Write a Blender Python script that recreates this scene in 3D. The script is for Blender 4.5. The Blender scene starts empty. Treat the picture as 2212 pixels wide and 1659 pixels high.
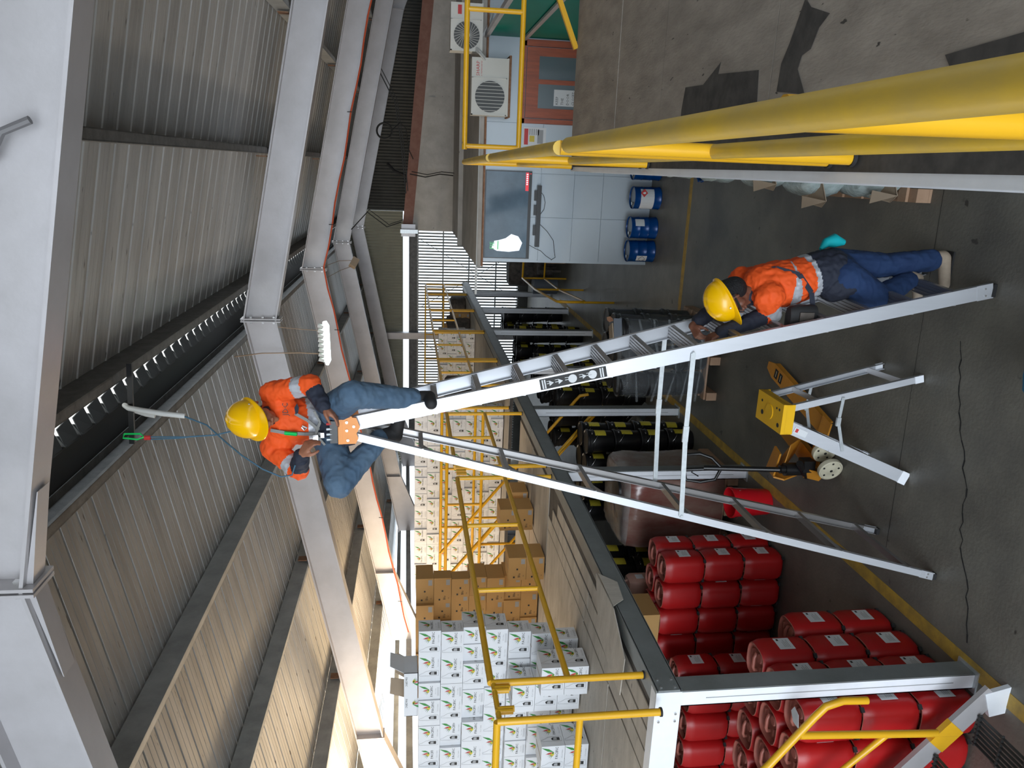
import bpy, bmesh, math, random
from mathutils import Vector, Matrix
random.seed(7)
PI = math.pi
SC = bpy.context.scene
COL = SC.collection
R = math.radians

# ------------------------------------------------------------------ camera, world, lights, exposure
CAMZ = 3.5
YAW, PIT = R(16.0216), math.atan(229 / 1640)
F = Vector((-math.sin(YAW) * math.cos(PIT), math.cos(YAW) * math.cos(PIT), -math.sin(PIT)))
RT = Vector((math.cos(YAW), math.sin(YAW), 0))
UP = RT.cross(F)
cam_d = bpy.data.cameras.new('camera')
cam = bpy.data.objects.new('camera', cam_d)
COL.objects.link(cam)
xa, ya, za = -UP, RT, -F                                  # the photograph was taken with the phone on its side
cam.matrix_world = Matrix(((xa.x, ya.x, za.x, 0), (xa.y, ya.y, za.y, 0), (xa.z, ya.z, za.z, CAMZ), (0, 0, 0, 1)))
cam_d.sensor_fit = 'HORIZONTAL'
cam_d.sensor_width = 36
cam_d.lens = 36 * 1640 / 2212
cam_d.clip_start = 0.05
SC.camera = cam

w = bpy.data.worlds.new('sky')
SC.world = w
w.use_nodes = True
bg = w.node_tree.nodes['Background']
bg.inputs[0].default_value = (0.80, 0.90, 1.0, 1)
bg.inputs[1].default_value = 2.2


def area(name, loc, target, sx, sy, power, col):
    d = bpy.data.lights.new(name, 'AREA')
    d.shape = 'RECTANGLE'
    d.size, d.size_y, d.energy, d.color = sx, sy, power, col
    o = bpy.data.objects.new(name, d)
    COL.objects.link(o)
    o.location = loc
    o.rotation_euler = (Vector(target) - Vector(loc)).to_track_quat('-Z', 'Y').to_euler()
    return o


area('loading_door_daylight', (-2.8, -12.0, 3.6), (-2.4, 6, 2.3), 11.0, 5.5, 1250, (0.86, 0.93, 1.0))
area('eave_daylight', (-8.3, 9.5, 3.55), (-4.5, 10.3, 3.0), 7.0, 0.5, 260, (1.0, 0.80, 0.56))
area('eave_daylight_near', (-8.3, 4.5, 3.5), (-4.5, 4.5, 3.2), 5.0, 0.6, 70, (1.0, 0.93, 0.84))
area('yard_bounce', (-6.9, 10.0, 2.9), (-6.3, 10.0, 4.4), 6.5, 0.6, 55, (1.0, 0.72, 0.42))

SC.view_settings.view_transform = 'Standard'
SC.view_settings.look = 'None'
SC.view_settings.gamma = 1
SC.view_settings.use_curve_mapping = False
SC.view_settings.exposure = 0.25

# ------------------------------------------------------------------ materials


def mat(name, col, rough=0.6, metal=0.0, n_amt=0.0, n_scale=3.0, col2=None, bump=0.0, b_scale=60.0, stretch=(1, 1, 1),
        emit=None, spec=0.5, trans=0.0, alpha=1.0, spots=None):
    m = bpy.data.materials.new(name)
    m.use_nodes = True
    nt = m.node_tree
    b = nt.nodes['Principled BSDF']
    b.inputs['Base Color'].default_value = (*col, 1)
    b.inputs['Roughness'].default_value = rough
    b.inputs['Metallic'].default_value = metal
    b.inputs['Specular IOR Level'].default_value = spec
    if trans:
        b.inputs['Transmission Weight'].default_value = trans
    if alpha < 1:
        b.inputs['Alpha'].default_value = alpha
    if emit:
        b.inputs['Emission Color'].default_value = (*emit[0], 1)
        b.inputs['Emission Strength'].default_value = emit[1]
    if n_amt or bump or spots:
        tc = nt.nodes.new('ShaderNodeTexCoord')
        mp = nt.nodes.new('ShaderNodeMapping')
        mp.inputs['Scale'].default_value = stretch
        nt.links.new(tc.outputs['Object'], mp.inputs[0])
    if n_amt:
        nz = nt.nodes.new('ShaderNodeTexNoise')
        nz.inputs['Scale'].default_value = n_scale
        nz.inputs['Detail'].default_value = 6
        nz.inputs['Roughness'].default_value = 0.62
        nt.links.new(mp.outputs[0], nz.inputs[0])
        rp = nt.nodes.new('ShaderNodeMapRange')
        rp.inputs[1].default_value, rp.inputs[2].default_value = 0.35, 0.68
        rp.inputs[3].default_value, rp.inputs[4].default_value = 0, n_amt
        nt.links.new(nz.outputs[0], rp.inputs[0])
        mx = nt.nodes.new('ShaderNodeMix')
        mx.data_type = 'RGBA'
        mx.inputs[6].default_value = (*col, 1)
        mx.inputs[7].default_value = (*(col2 or [c * 0.5 for c in col]), 1)
        nt.links.new(rp.outputs[0], mx.inputs[0])
        last = mx.outputs[2]
        if spots:
            n2 = nt.nodes.new('ShaderNodeTexNoise')
            n2.inputs['Scale'].default_value = spots[0]
            n2.inputs['Detail'].default_value = 3
            nt.links.new(mp.outputs[0], n2.inputs[0])
            r2 = nt.nodes.new('ShaderNodeMapRange')
            r2.inputs[1].default_value, r2.inputs[2].default_value = spots[1], spots[1] + 0.04
            nt.links.new(n2.outputs[0], r2.inputs[0])
            m2 = nt.nodes.new('ShaderNodeMix')
            m2.data_type = 'RGBA'
            nt.links.new(r2.outputs[0], m2.inputs[0])
            nt.links.new(last, m2.inputs[6])
            m2.inputs[7].default_value = (*spots[2], 1)
            last = m2.outputs[2]
        nt.links.new(last, b.inputs['Base Color'])
    if bump:
        nb = nt.nodes.new('ShaderNodeTexNoise')
        nb.inputs['Scale'].default_value = b_scale
        nb.inputs['Detail'].default_value = 4
        nt.links.new(mp.outputs[0], nb.inputs[0])
        bp = nt.nodes.new('ShaderNodeBump')
        bp.inputs['Strength'].default_value = bump
        bp.inputs['Distance'].default_value = 0.01
        nt.links.new(nb.outputs[0], bp.inputs['Height'])
        nt.links.new(bp.outputs[0], b.inputs['Normal'])
    return m


M = {}
M['concrete'] = mat('floor_concrete', (0.20, 0.19, 0.16), 0.45, 0, 0.9, 1.1, (0.085, 0.082, 0.075), 0.25, 40, spots=(7, 0.70, (0.05, 0.047, 0.042)))
M['line'] = mat('line_paint', (0.52, 0.33, 0.05), 0.6, 0, 0.8, 9, (0.25, 0.17, 0.05))
M['crack'] = mat('crack_dark', (0.02, 0.02, 0.02), 0.9)
M['roofmetal'] = mat('roof_zinc', (0.56, 0.56, 0.55), 0.42, 0.3, 0.75, 2.2, (0.34, 0.335, 0.325), 0.15, 25, (0.35, 3.0, 1), spots=(16, 0.69, (0.12, 0.11, 0.10)))
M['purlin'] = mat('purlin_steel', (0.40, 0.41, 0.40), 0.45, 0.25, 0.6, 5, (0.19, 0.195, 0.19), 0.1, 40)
M['purlin_dark'] = mat('purlin_darker_steel', (0.17, 0.17, 0.165), 0.55, 0.2, 0.8, 12, (0.08, 0.08, 0.08), 0.2, 60)  # darker, mottled version of the purlin steel
M['steel'] = mat('rafter_paint', (0.50, 0.485, 0.50), 0.38, 0.25, 0.55, 2.5, (0.36, 0.345, 0.345), 0.05, 40)
M['steel_dk'] = mat('rafter_edge', (0.20, 0.19, 0.18), 0.6, 0.2, 0.8, 18, (0.42, 0.40, 0.38))
M['plastic_cap'] = mat('ridge_translucent', (0.9, 0.86, 0.78), 0.5, 0, trans=0.4)
M['beam'] = mat('deck_beam_grey', (0.26, 0.28, 0.28), 0.42, 0.3, 0.6, 5, (0.17, 0.185, 0.18), 0.08, 50)
M['postwhite'] = mat('post_white', (0.86, 0.89, 0.94), 0.4, 0.0, 0.4, 6, (0.70, 0.73, 0.79))
M['yellow'] = mat('safety_yellow', (0.80, 0.43, 0.015), 0.28, 0, 0.35, 5, (0.62, 0.36, 0.02), spots=(9, 0.73, (0.10, 0.10, 0.09)))
M['yellow_dusty'] = mat('dusty_yellow', (0.78, 0.50, 0.03), 0.42, 0, 0.55, 7, (0.36, 0.30, 0.17), 0.05, 60, (1, .4, 1))
M['yellow_plain'] = mat('plain_yellow', (0.82, 0.46, 0.01), 0.3)
M['ply'] = mat('deck_plywood', (0.52, 0.48, 0.42), 0.75, 0, 0.8, 3, (0.34, 0.31, 0.265), 0.2, 30, (1, 3, 1), spots=(12, 0.72, (0.07, 0.06, 0.05)))
M['ply2'] = mat('deck_cover', (0.40, 0.355, 0.305), 0.75, 0, 0.8, 3, (0.24, 0.21, 0.18), 0.25, 30, (3, 1, 1), spots=(11, 0.71, (0.06, 0.055, 0.05)))
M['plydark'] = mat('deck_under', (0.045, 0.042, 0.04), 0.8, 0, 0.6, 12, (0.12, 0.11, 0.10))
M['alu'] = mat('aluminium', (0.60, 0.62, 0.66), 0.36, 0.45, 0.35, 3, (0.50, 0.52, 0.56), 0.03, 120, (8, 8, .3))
M['alu_shaded'] = mat('aluminium_shaded', (0.40, 0.39, 0.39), 0.35, 0.75, 0.3, 3, (0.33, 0.32, 0.31))  # darker copy of the aluminium, with shade put into the colour
M['galv'] = mat('galvanised', (0.62, 0.66, 0.68), 0.4, 0.6, 0.6, 40, (0.45, 0.48, 0.5))
M['orange'] = mat('cap_orange', (0.85, 0.28, 0.02), 0.35)
M['black'] = mat('black_plastic', (0.012, 0.012, 0.013), 0.32)
M['blackrub'] = mat('black_rubber', (0.016, 0.016, 0.017), 0.7)
M['chrome'] = mat('bolt_metal', (0.75, 0.75, 0.75), 0.25, 0.9)
M['rust'] = mat('rust', (0.22, 0.10, 0.05), 0.8, 0, 0.7, 20, (0.35, 0.2, 0.12))
M['red'] = mat('jug_red', (0.44, 0.008, 0.009), 0.38, 0, 0.4, 3, (0.31, 0.006, 0.008))
M['redtop'] = mat('jug_top_dust_sun', (0.42, 0.15, 0.11), 0.45, 0, 0.6, 8, (0.34, 0.06, 0.05))  # pinker tops: dust plus warm sunlight put into the colour
M['bucket'] = mat('bucket_red', (0.70, 0.010, 0.02), 0.25)
M['paper'] = mat('label_paper', (0.68, 0.70, 0.72), 0.6)
M['ink'] = mat('ink_black', (0.02, 0.02, 0.02), 0.6)
M['inkgrey'] = mat('ink_grey', (0.33, 0.34, 0.35), 0.6)
M['ylabel'] = mat('label_yellow', (0.66, 0.55, 0.05), 0.45, 0, 0.5, 60, (0.45, 0.36, 0.03))
M['carton'] = mat('carton_white', (0.72, 0.74, 0.77), 0.62, 0, 0.25, 3, (0.60, 0.62, 0.65))
M['brownbox'] = mat('carton_brown', (0.50, 0.29, 0.10), 0.7, 0, 0.4, 3, (0.42, 0.24, 0.085))
M['kraft'] = mat('kraft_inside', (0.36, 0.28, 0.20), 0.8, 0, 0.4, 6, (0.28, 0.22, 0.16))
M['lg'] = mat('print_green', (0.03, 0.24, 0.04), 0.5)
M['ly'] = mat('print_yellow', (0.62, 0.48, 0.05), 0.5)
M['lr'] = mat('print_red', (0.55, 0.03, 0.03), 0.5)
M['office'] = mat('office_panel', (0.47, 0.54, 0.60), 0.32, 0.1, 0.35, 1.5, (0.38, 0.44, 0.49), 0.03, 12)
M['cement'] = mat('cement_render', (0.50, 0.475, 0.44), 0.8, 0, 0.8, 3, (0.34, 0.32, 0.285), 0.3, 30, spots=(14, 0.72, (0.08, 0.07, 0.06)))
M['redox'] = mat('oxide_band', (0.20, 0.085, 0.06), 0.7, 0, 0.6, 7, (0.28, 0.15, 0.11))
M['slat'] = mat('wall_slat', (0.27, 0.28, 0.27), 0.5, 0.2, 0.4, 6, (0.18, 0.19, 0.18))
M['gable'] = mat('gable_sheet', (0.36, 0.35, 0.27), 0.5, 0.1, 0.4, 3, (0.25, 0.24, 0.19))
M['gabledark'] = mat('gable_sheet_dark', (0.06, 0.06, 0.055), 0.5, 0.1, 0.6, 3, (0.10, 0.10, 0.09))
M['wood'] = mat('door_wood', (0.40, 0.085, 0.03), 0.4, 0, 0.6, 4, (0.16, 0.035, 0.015), 0.1, 30, (10, 1, 1))
M['pallet'] = mat('pallet_wood', (0.45, 0.29, 0.19), 0.75, 0, 0.6, 8, (0.33, 0.20, 0.12), 0.2, 40)
M['glass'] = mat('pane_glass', (0.13, 0.17, 0.19), 0.08, 0, spec=0.8)
M['green'] = mat('green_panel', (0.0, 0.17, 0.125), 0.35, 0, 0.4, 2, (0.0, 0.10, 0.075))
M['acwhite'] = mat('ac_white', (0.66, 0.65, 0.60), 0.45)
M['acdark'] = mat('ac_dark', (0.07, 0.075, 0.075), 0.5)
M['blue'] = mat('drum_blue', (0.0, 0.055, 0.24), 0.28, 0.1)
M['drumtop'] = mat('drum_top', (0.16, 0.17, 0.18), 0.3, 0.7)
M['tvscreen'] = mat('tv_screen', (0.02, 0.03, 0.04), 0.08, 0, 0.9, 1.2, (0.10, 0.15, 0.20), emit=((0.10, 0.16, 0.22), 0.25))
M['tvwhite'] = mat('tv_white', (0.8, 0.85, 0.9), 0.3, emit=((0.8, 0.9, 1.0), 0.7))
M['tvred'] = mat('tv_red', (0.6, 0.02, 0.03), 0.3, emit=((0.8, 0.03, 0.05), 0.5))
M['tvgreen'] = mat('tv_green', (0.05, 0.4, 0.1), 0.3, emit=((0.1, 0.6, 0.2), 0.4))
M['lamp'] = mat('lamp_glow', (0.9, 1, 1), 0.3, emit=((0.78, 1.0, 1.0), 5.0))
M['hivis'] = mat('shirt_orange', (0.88, 0.10, 0.008), 0.75, 0, 0.3, 6, (0.70, 0.07, 0.008), 0.6, 9)
M['navy'] = mat('cloth_navy', (0.014, 0.018, 0.034), 0.8, 0, 0.4, 8, (0.028, 0.034, 0.055), 0.5, 12)
M['reflect'] = mat('reflective_tape', (0.50, 0.52, 0.56), 0.4, 0.2, 0.3, 20, (0.38, 0.40, 0.45))
M['jean1'] = mat('denim_faded', (0.055, 0.105, 0.175), 0.85, 0, 0.8, 5, (0.11, 0.175, 0.25), 0.7, 10)
M['jean2'] = mat('denim_dark', (0.008, 0.028, 0.095), 0.85, 0, 0.7, 5, (0.02, 0.055, 0.15), 0.7, 10)
M['skin'] = mat('skin', (0.33, 0.135, 0.075), 0.5, 0, 0.4, 10, (0.26, 0.10, 0.055))
M['skin2'] = mat('skin_darker', (0.19, 0.072, 0.042), 0.5, 0, 0.4, 10, (0.13, 0.05, 0.03))
M['helmet'] = mat('helmet_yellow', (0.92, 0.50, 0.0), 0.22)
M['shoe'] = mat('shoe_tan', (0.42, 0.34, 0.26), 0.8, 0, 0.5, 20, (0.30, 0.24, 0.18))
M['hair'] = mat('hair_black', (0.006, 0.006, 0.007), 0.7, bump=0.8, b_scale=120)
M['webgrey'] = mat('webbing_grey', (0.24, 0.24, 0.23), 0.7)
M['cyan'] = mat('cyan_cloth', (0.0, 0.50, 0.56), 0.7, 0, 0.4, 9, (0.0, 0.36, 0.42))
M['ropeblue'] = mat('rope_blue', (0.05, 0.13, 0.20), 0.7)
M['hose'] = mat('hose_white', (0.55, 0.56, 0.55), 0.4)
M['ltgreen'] = mat('carabiner_green', (0.0, 0.6, 0.12), 0.3, 0.3)
M['cable'] = mat('cable_orange', (0.60, 0.10, 0.04), 0.5)
M['wire'] = mat('wire_dark', (0.02, 0.02, 0.02), 0.6)
M['wirelt'] = mat('wire_tan', (0.35, 0.25, 0.17), 0.6)
M['jack'] = mat('jack_orange', (0.72, 0.30, 0.03), 0.42, 0, 0.6, 6, (0.50, 0.22, 0.03))
M['cream'] = mat('wheel_cream', (0.62, 0.58, 0.44), 0.5)
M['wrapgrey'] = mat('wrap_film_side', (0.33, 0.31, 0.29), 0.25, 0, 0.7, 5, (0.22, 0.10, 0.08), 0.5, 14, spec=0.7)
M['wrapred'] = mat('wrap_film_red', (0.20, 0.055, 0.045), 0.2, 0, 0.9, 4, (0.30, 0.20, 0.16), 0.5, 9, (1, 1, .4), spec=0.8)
M['film'] = mat('clear_film', (0.60, 0.66, 0.70), 0.10, 0, 0, bump=0.9, b_scale=14, stretch=(6, 6, .3), alpha=0.10, spec=0.9)
M['pinkjug'] = mat('jug_pink', (0.55, 0.33, 0.26), 0.5, 0, 0.4, 5, (0.40, 0.16, 0.13))
M['bagclear'] = mat('bag_clear', (0.50, 0.60, 0.60), 0.2, 0, 0.8, 16, (0.30, 0.36, 0.35), 0.8, 30, spec=0.8)
M['bluebag'] = mat('blue_sack', (0.0, 0.19, 0.36), 0.5, 0, 0.5, 10, (0.0, 0.10, 0.22))
M['junk'] = mat('junk_dark', (0.05, 0.045, 0.04), 0.7, 0, 0.9, 9, (0.16, 0.13, 0.11))
M['greybox'] = mat('grey_box', (0.13, 0.15, 0.18), 0.6)
M['greycable'] = mat('cable_grey', (0.16, 0.155, 0.16), 0.5)
M['lath'] = mat('grille_dark', (0.035, 0.037, 0.038), 0.6)
M['wallblock'] = mat('left_wall_paint', (0.60, 0.55, 0.48), 0.8, 0, 0.5, 3, (0.45, 0.40, 0.34))

mt_ = bpy.data.materials.new('ridge_cap_translucent')
mt_.use_nodes = True
_nt = mt_.node_tree
_nt.nodes.clear()
_o = _nt.nodes.new('ShaderNodeOutputMaterial')
_t = _nt.nodes.new('ShaderNodeBsdfTranslucent')
_t.inputs[0].default_value = (0.80, 0.74, 0.64, 1)
_nt.links.new(_t.outputs[0], _o.inputs[0])
M['plastic_cap'] = mt_

# ------------------------------------------------------------------ mesh builder
ORG = {}


class MB:
    def __init__(self, mats='beam'):
        self.v, self.f, self.mi = [], [], []
        self.mats = [mats] if isinstance(mats, str) else list(mats)
        self.k = 0
        self.T = None

    def use(self, name):
        if name not in self.mats:
            self.mats.append(name)
        self.k = self.mats.index(name)
        return self

    def add(self, vs, fs):
        o = len(self.v)
        for p in vs:
            p = Vector(p)
            self.v.append(self.T @ p if self.T is not None else p)
        for f in fs:
            self.f.append([i + o for i in f])
            self.mi.append(self.k)
        return self

    def box(self, c, s, rot=None):
        hx, hy, hz = s[0] / 2, s[1] / 2, s[2] / 2
        pts = [Vector((x, y, z)) for x in (-hx, hx) for y in (-hy, hy) for z in (-hz, hz)]
        if rot is not None:
            pts = [rot @ p for p in pts]
        c = Vector(c)
        return self.add([p + c for p in pts], [(0, 1, 3, 2), (4, 6, 7, 5), (0, 4, 5, 1), (2, 3, 7, 6), (0, 2, 6, 4), (1, 5, 7, 3)])

    def b2(self, a, b):
        return self.box([(a[i] + b[i]) / 2 for i in range(3)], [abs(b[i] - a[i]) for i in range(3)])

    def bar(self, p0, p1, w_, h, up=(0, 0, 1)):
        p0, p1 = Vector(p0), Vector(p1)
        d = (p1 - p0)
        L = d.length
        d.normalize()
        s = d.cross(Vector(up))
        if s.length < 1e-4:
            s = Vector((1, 0, 0))
        s.normalize()
        u = s.cross(d)
        rot = Matrix((s, d, u)).transposed()
        return self.box((p0 + p1) / 2, (w_, L, h), rot)

    def tube(self, pts, r, n=10, caps=True):
        pts = [Vector(p) for p in pts]
        rs = r if isinstance(r, (list, tuple)) else [r] * len(pts)
        vs, fs = [], []
        pu = None
        for i, p in enumerate(pts):
            d = (pts[min(i + 1, len(pts) - 1)] - pts[max(i - 1, 0)]).normalized()
            if pu is None:
                a = Vector((0, 0, 1)) if abs(d.z) < 0.9 else Vector((1, 0, 0))
                pu = d.cross(a).normalized()
            u = (pu - d * pu.dot(d)).normalized()
            pu = u
            q = d.cross(u)
            for k in range(n):
                t = 2 * PI * k / n
                vs.append(p + (u * math.cos(t) + q * math.sin(t)) * rs[i])
        for i in range(len(pts) - 1):
            for k in range(n):
                a, b = i * n + k, i * n + (k + 1) % n
                fs.append((a, b, b + n, a + n))
        if caps:
            fs.append(tuple(range(n))[::-1])
            fs.append(tuple(range((len(pts) - 1) * n, len(pts) * n)))
        return self.add(vs, fs)

    def lathe(self, prof, c=(0, 0, 0), n=20, sq=0.0, rot=None, sx=1, sy=1, caps=(1, 1)):
        c = Vector(c)
        vs, fs = [], []
        for (r, z) in prof:
            for k in range(n):
                t = 2 * PI * (k + .5) / n
                ct, st = math.cos(t), math.sin(t)
                f = 1.0
                if sq:
                    e = 2 + sq
                    f = 1 / (abs(ct) ** e + abs(st) ** e) ** (1 / e)
                p = Vector((r * f * ct * sx, r * f * st * sy, z))
                vs.append((rot @ p if rot is not None else p) + c)
        m_ = len(prof)
        for i in range(m_ - 1):
            for k in range(n):
                a, b = i * n + k, i * n + (k + 1) % n
                fs.append((a, b, b + n, a + n))
        if caps[0]:
            fs.append(tuple(range(n))[::-1])
        if caps[1]:
            fs.append(tuple(range((m_ - 1) * n, m_ * n)))
        return self.add(vs, fs)

    def poly(self, pts, t, nrm):
        n = len(pts)
        nv = Vector(nrm).normalized() * t
        vs = [Vector(p) for p in pts] + [Vector(p) + nv for p in pts]
        fs = [tuple(range(n))[::-1], tuple(range(n, 2 * n))]
        for i in range(n):
            j = (i + 1) % n
            fs.append((i, j, j + n, i + n))
        return self.add(vs, fs)

    def text(self, s, o, ux, uy, size):
        vs, fs = text_geo(s)
        ux, uy, o = Vector(ux), Vector(uy), Vector(o)
        return self.add([o + ux * (p[0] * size) + uy * (p[1] * size) for p in vs], fs)

    def mesh(self, name, smooth=False, org=(0, 0, 0)):
        me = bpy.data.meshes.new(name)
        o = Vector(org)
        me.from_pydata([tuple(p - o) for p in self.v], [], self.f)
        for m_ in self.mats:
            me.materials.append(M[m_])
        me.polygons.foreach_set('material_index', self.mi)
        if smooth:
            me.polygons.foreach_set('use_smooth', [True] * len(self.f))
        me.update()
        bm = bmesh.new()
        bm.from_mesh(me)
        bmesh.ops.recalc_face_normals(bm, faces=bm.faces)
        bm.to_mesh(me)
        bm.free()
        if smooth:
            try:
                me.set_sharp_from_angle(angle=R(40))
            except Exception:
                pass
        return me

    def build(self, name, parent=None, smooth=False, org=None):
        if parent is not None:
            o_ = ORG[parent]
        else:
            o_ = Vector(org) if org is not None else Vector((0, 0, 0))
        me = self.mesh(name, smooth, o_)
        o = bpy.data.objects.new(name, me)
        COL.objects.link(o)
        if parent is not None:
            o.parent = parent
        else:
            o.location = o_
        ORG[o] = o_
        return o


_tx = {}


def text_geo(s):
    if s not in _tx:
        cu = bpy.data.curves.new('t', 'FONT')
        cu.body = s
        cu.resolution_u = 1
        ob = bpy.data.objects.new('t', cu)
        me = bpy.data.meshes.new_from_object(ob)
        _tx[s] = ([v.co.copy() for v in me.vertices], [tuple(p.vertices) for p in me.polygons])
        bpy.data.objects.remove(ob)
        bpy.data.meshes.remove(me)
    return _tx[s]


def tag(o, label=None, cat=None, group=None, kind=None):
    if label:
        o['label'] = label
    if cat:
        o['category'] = cat
    if group:
        o['group'] = group
    if kind:
        o['kind'] = kind
    return o


def thing(name, loc, label, cat, group=None, rz=0):
    o = bpy.data.objects.new(name, None)
    o.empty_display_size = 0.1
    COL.objects.link(o)
    o.location = loc
    ORG[o] = Vector(loc)
    return tag(o, label, cat, group)


def struct(name):
    o = bpy.data.objects.new(name, None)
    COL.objects.link(o)
    ORG[o] = Vector((0, 0, 0))
    o['kind'] = 'structure'
    return o


def dup(root, loc, rz=0.0, label=None, group=None, sc=None):
    r = root.copy()
    COL.objects.link(r)
    r.location = loc
    r.rotation_euler = (0, 0, rz)
    if sc:
        r.scale = sc
    if label:
        r['label'] = label
    if group:
        r['group'] = group
    for ch in KIDS.get(root) or [c for c in root.children]:
        c = ch.copy()
        COL.objects.link(c)
        c.parent = r
        for g in GK.get(ch, []):
            d = g.copy()
            COL.objects.link(d)
            d.parent = c
    return r


KIDS, GK = {}, {}


def freeze(root):
    KIDS[root] = [o for o in bpy.data.objects if o.parent == root]
    for c in KIDS[root]:
        GK[c] = [o for o in bpy.data.objects if o.parent == c]


def inst(me, name, parent, loc, rz=0.0):
    o = bpy.data.objects.new(name, me)
    COL.objects.link(o)
    o.parent = parent
    o.location = loc
    o.rotation_euler = (0, 0, rz)
    ORG[o] = Vector(loc)
    return o


ORD = ['first', 'second', 'third', 'fourth', 'fifth', 'sixth', 'seventh', 'eighth', 'ninth', 'tenth', 'eleventh', 'twelfth',
       'thirteenth', 'fourteenth', 'fifteenth', 'sixteenth']

# ------------------------------------------------------------------ floor
fl = struct('floor')
MB('concrete').b2((-9.2, -6, -0.2), (6, 24, 0)).build('slab', fl)
m = MB('line')
m.b2((-2.94, -3, 0.0), (-2.84, 17, 0.003))
m.build('painted_line', fl)
m = MB('line').b2((-2.84, 9.28, 0.0), (1.0, 9.38, 0.0025))
m.build('painted_line', fl)


def crack(pts, wd):
    m_ = MB('crack')
    for i in range(len(pts) - 1):
        a, b = Vector((*pts[i], 0.0015)), Vector((*pts[i + 1], 0.0015))
        d = (b - a).normalized()
        s_ = Vector((-d.y, d.x, 0)) * wd * random.uniform(.5, 1.3)
        m_.add([a - s_, a + s_, b + s_ * .8, b - s_ * .8], [(0, 1, 2, 3)])
    m_.build('crack', fl)


cp = []
x, y = -0.95, 4.30
for i in range(34):
    cp.append((x, y))
    x -= 0.055
    y += random.uniform(-0.035, 0.028) - (0.012 if x < -1.6 else 0)
crack(cp, 0.006)
crack([(-2.6, 4.62), (-1.6, 4.66), (-0.6, 4.70), (0.5, 4.74)], 0.002)

# ------------------------------------------------------------------ roof
RX = -1.62


def zr(Y):
    return 4.95 - 0.02 * (Y - 2.8)


def zroof(X, Y, off=0.0):
    return zr(Y) + off - 0.2 * abs(X - RX)


ce = struct('ceiling')
PITCH = 0.205


def sheet_mesh(x0, x1, side):
    # one roof sheet of three standing seams, running down the slope; y from 0 to 3*PITCH
    m_ = MB('roofmetal')
    prof = []
    for k in range(3):
        y0 = k * PITCH
        prof += [(y0, 0), (y0 + .006, -.016), (y0 + .016, -.016), (y0 + .022, 0), (y0 + .078, 0), (y0 + .082, -.0025), (y0 + .086, 0),
                 (y0 + .140, 0), (y0 + .144, -.0025), (y0 + .148, 0)]
    prof.append((3 * PITCH, 0))
    n = len(prof)
    vs = []
    for xx in (x0, x1):
        for (yy, zz) in prof:
            zz = -zz * (1.6 if side < 0 else -.45)
            vs.append((xx, yy, -0.2 * abs(xx - RX) + zz - 0.02 * yy))
    m_.add(vs, [(i, i + 1, n + i + 1, n + i) for i in range(n - 1)])
    return m_.mesh('roof_sheet')


shL = sheet_mesh(-8.75, -1.60, -1)
shR = sheet_mesh(-1.33, 5.4, 1)
Y = -4.0
while Y < 21.6:
    for me in (shL, shR):
        o = inst(me, 'roof_sheet', ce, (0, Y, zr(Y) + 0.50))
    Y += 3 * PITCH
# ridge cap, open at the sides so that daylight shows in the slot
m = MB('plastic_cap')
for (a, b) in ((-4, 21.7),):
    vs = []
    for yy in (a, b):
        for xx, dz in ((-1.90, .56), (-1.62, .66), (-1.20, .60)):
            vs.append((xx, yy, zr(yy) + dz))
    m.add(vs, [(0, 1, 4, 3), (1, 2, 5, 4)])
m.build('ridge_cap', ce)
m = MB('lath')
vs = []
for yy in (-4, 21.6):
    for xx, dz in ((-1.80, .445), (-1.60, .475)):
        vs.append((xx, yy, zr(yy) + dz))
m.add(vs, [(0, 1, 3, 2)])
m.build('shade_strip', ce)  # added strip; its dark colour stands in for shade under the sheet ends
# upturned ends of the left sheets in the slot
m = MB('lath')
for k in range(2):
    Y = -3.5
    while Y < 21:
        z = zr(Y) + .49
        m.poly([(-1.61, Y, z - .02), (-1.50, Y + .012, z + .02), (-1.48, Y + .165, z + .02), (-1.61, Y + .18, z - .02)], 0.006, (0, 0, 1))
        m.poly([(-1.60, Y, z - .02), (-1.54, Y, z + .02), (-1.54, Y + .02, z + .02), (-1.60, Y + .02, z - .02)], 0.05, (0, 0, 1))
        Y += PITCH
    break
tag(m.build('flashing_tabs', ce), kind='stuff')


def purlin(X, matn, y0=-4, y1=21.6, side=None, h=0.15):
    side = side if side is not None else (1 if X > RX else -1)
    mm = MB(matn)
    # C section: web plus two lips
    for (dx, w_, z0, z1) in ((0, .008, .33, .33 + h), (side * .028, .056, .33, .336), (side * .028, .056, .324 + h, .33 + h), (side * .054, .006, .33, .35)):
        vs = []
        for yy in (y0, y1):
            for sx in (-1, 1):
                for zz in (z0, z1):
                    xx = X + dx + sx * w_ / 2
                    vs.append((xx, yy, zroof(X, yy, zz)))
        mm.add(vs, [(0, 1, 3, 2), (4, 6, 7, 5), (0, 4, 5, 1), (2, 3, 7, 6), (0, 2, 6, 4), (1, 5, 7, 3)])
    return mm.build('purlin', ce)


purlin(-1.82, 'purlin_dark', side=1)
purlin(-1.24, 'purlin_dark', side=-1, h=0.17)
for X in (-3.15, -4.45, -6.05, -7.55):
    purlin(X, 'purlin')
for X in (0.05, 1.36, 2.7, 4.1):
    purlin(X, 'purlin_dark' if X < .1 else 'purlin')


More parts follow.
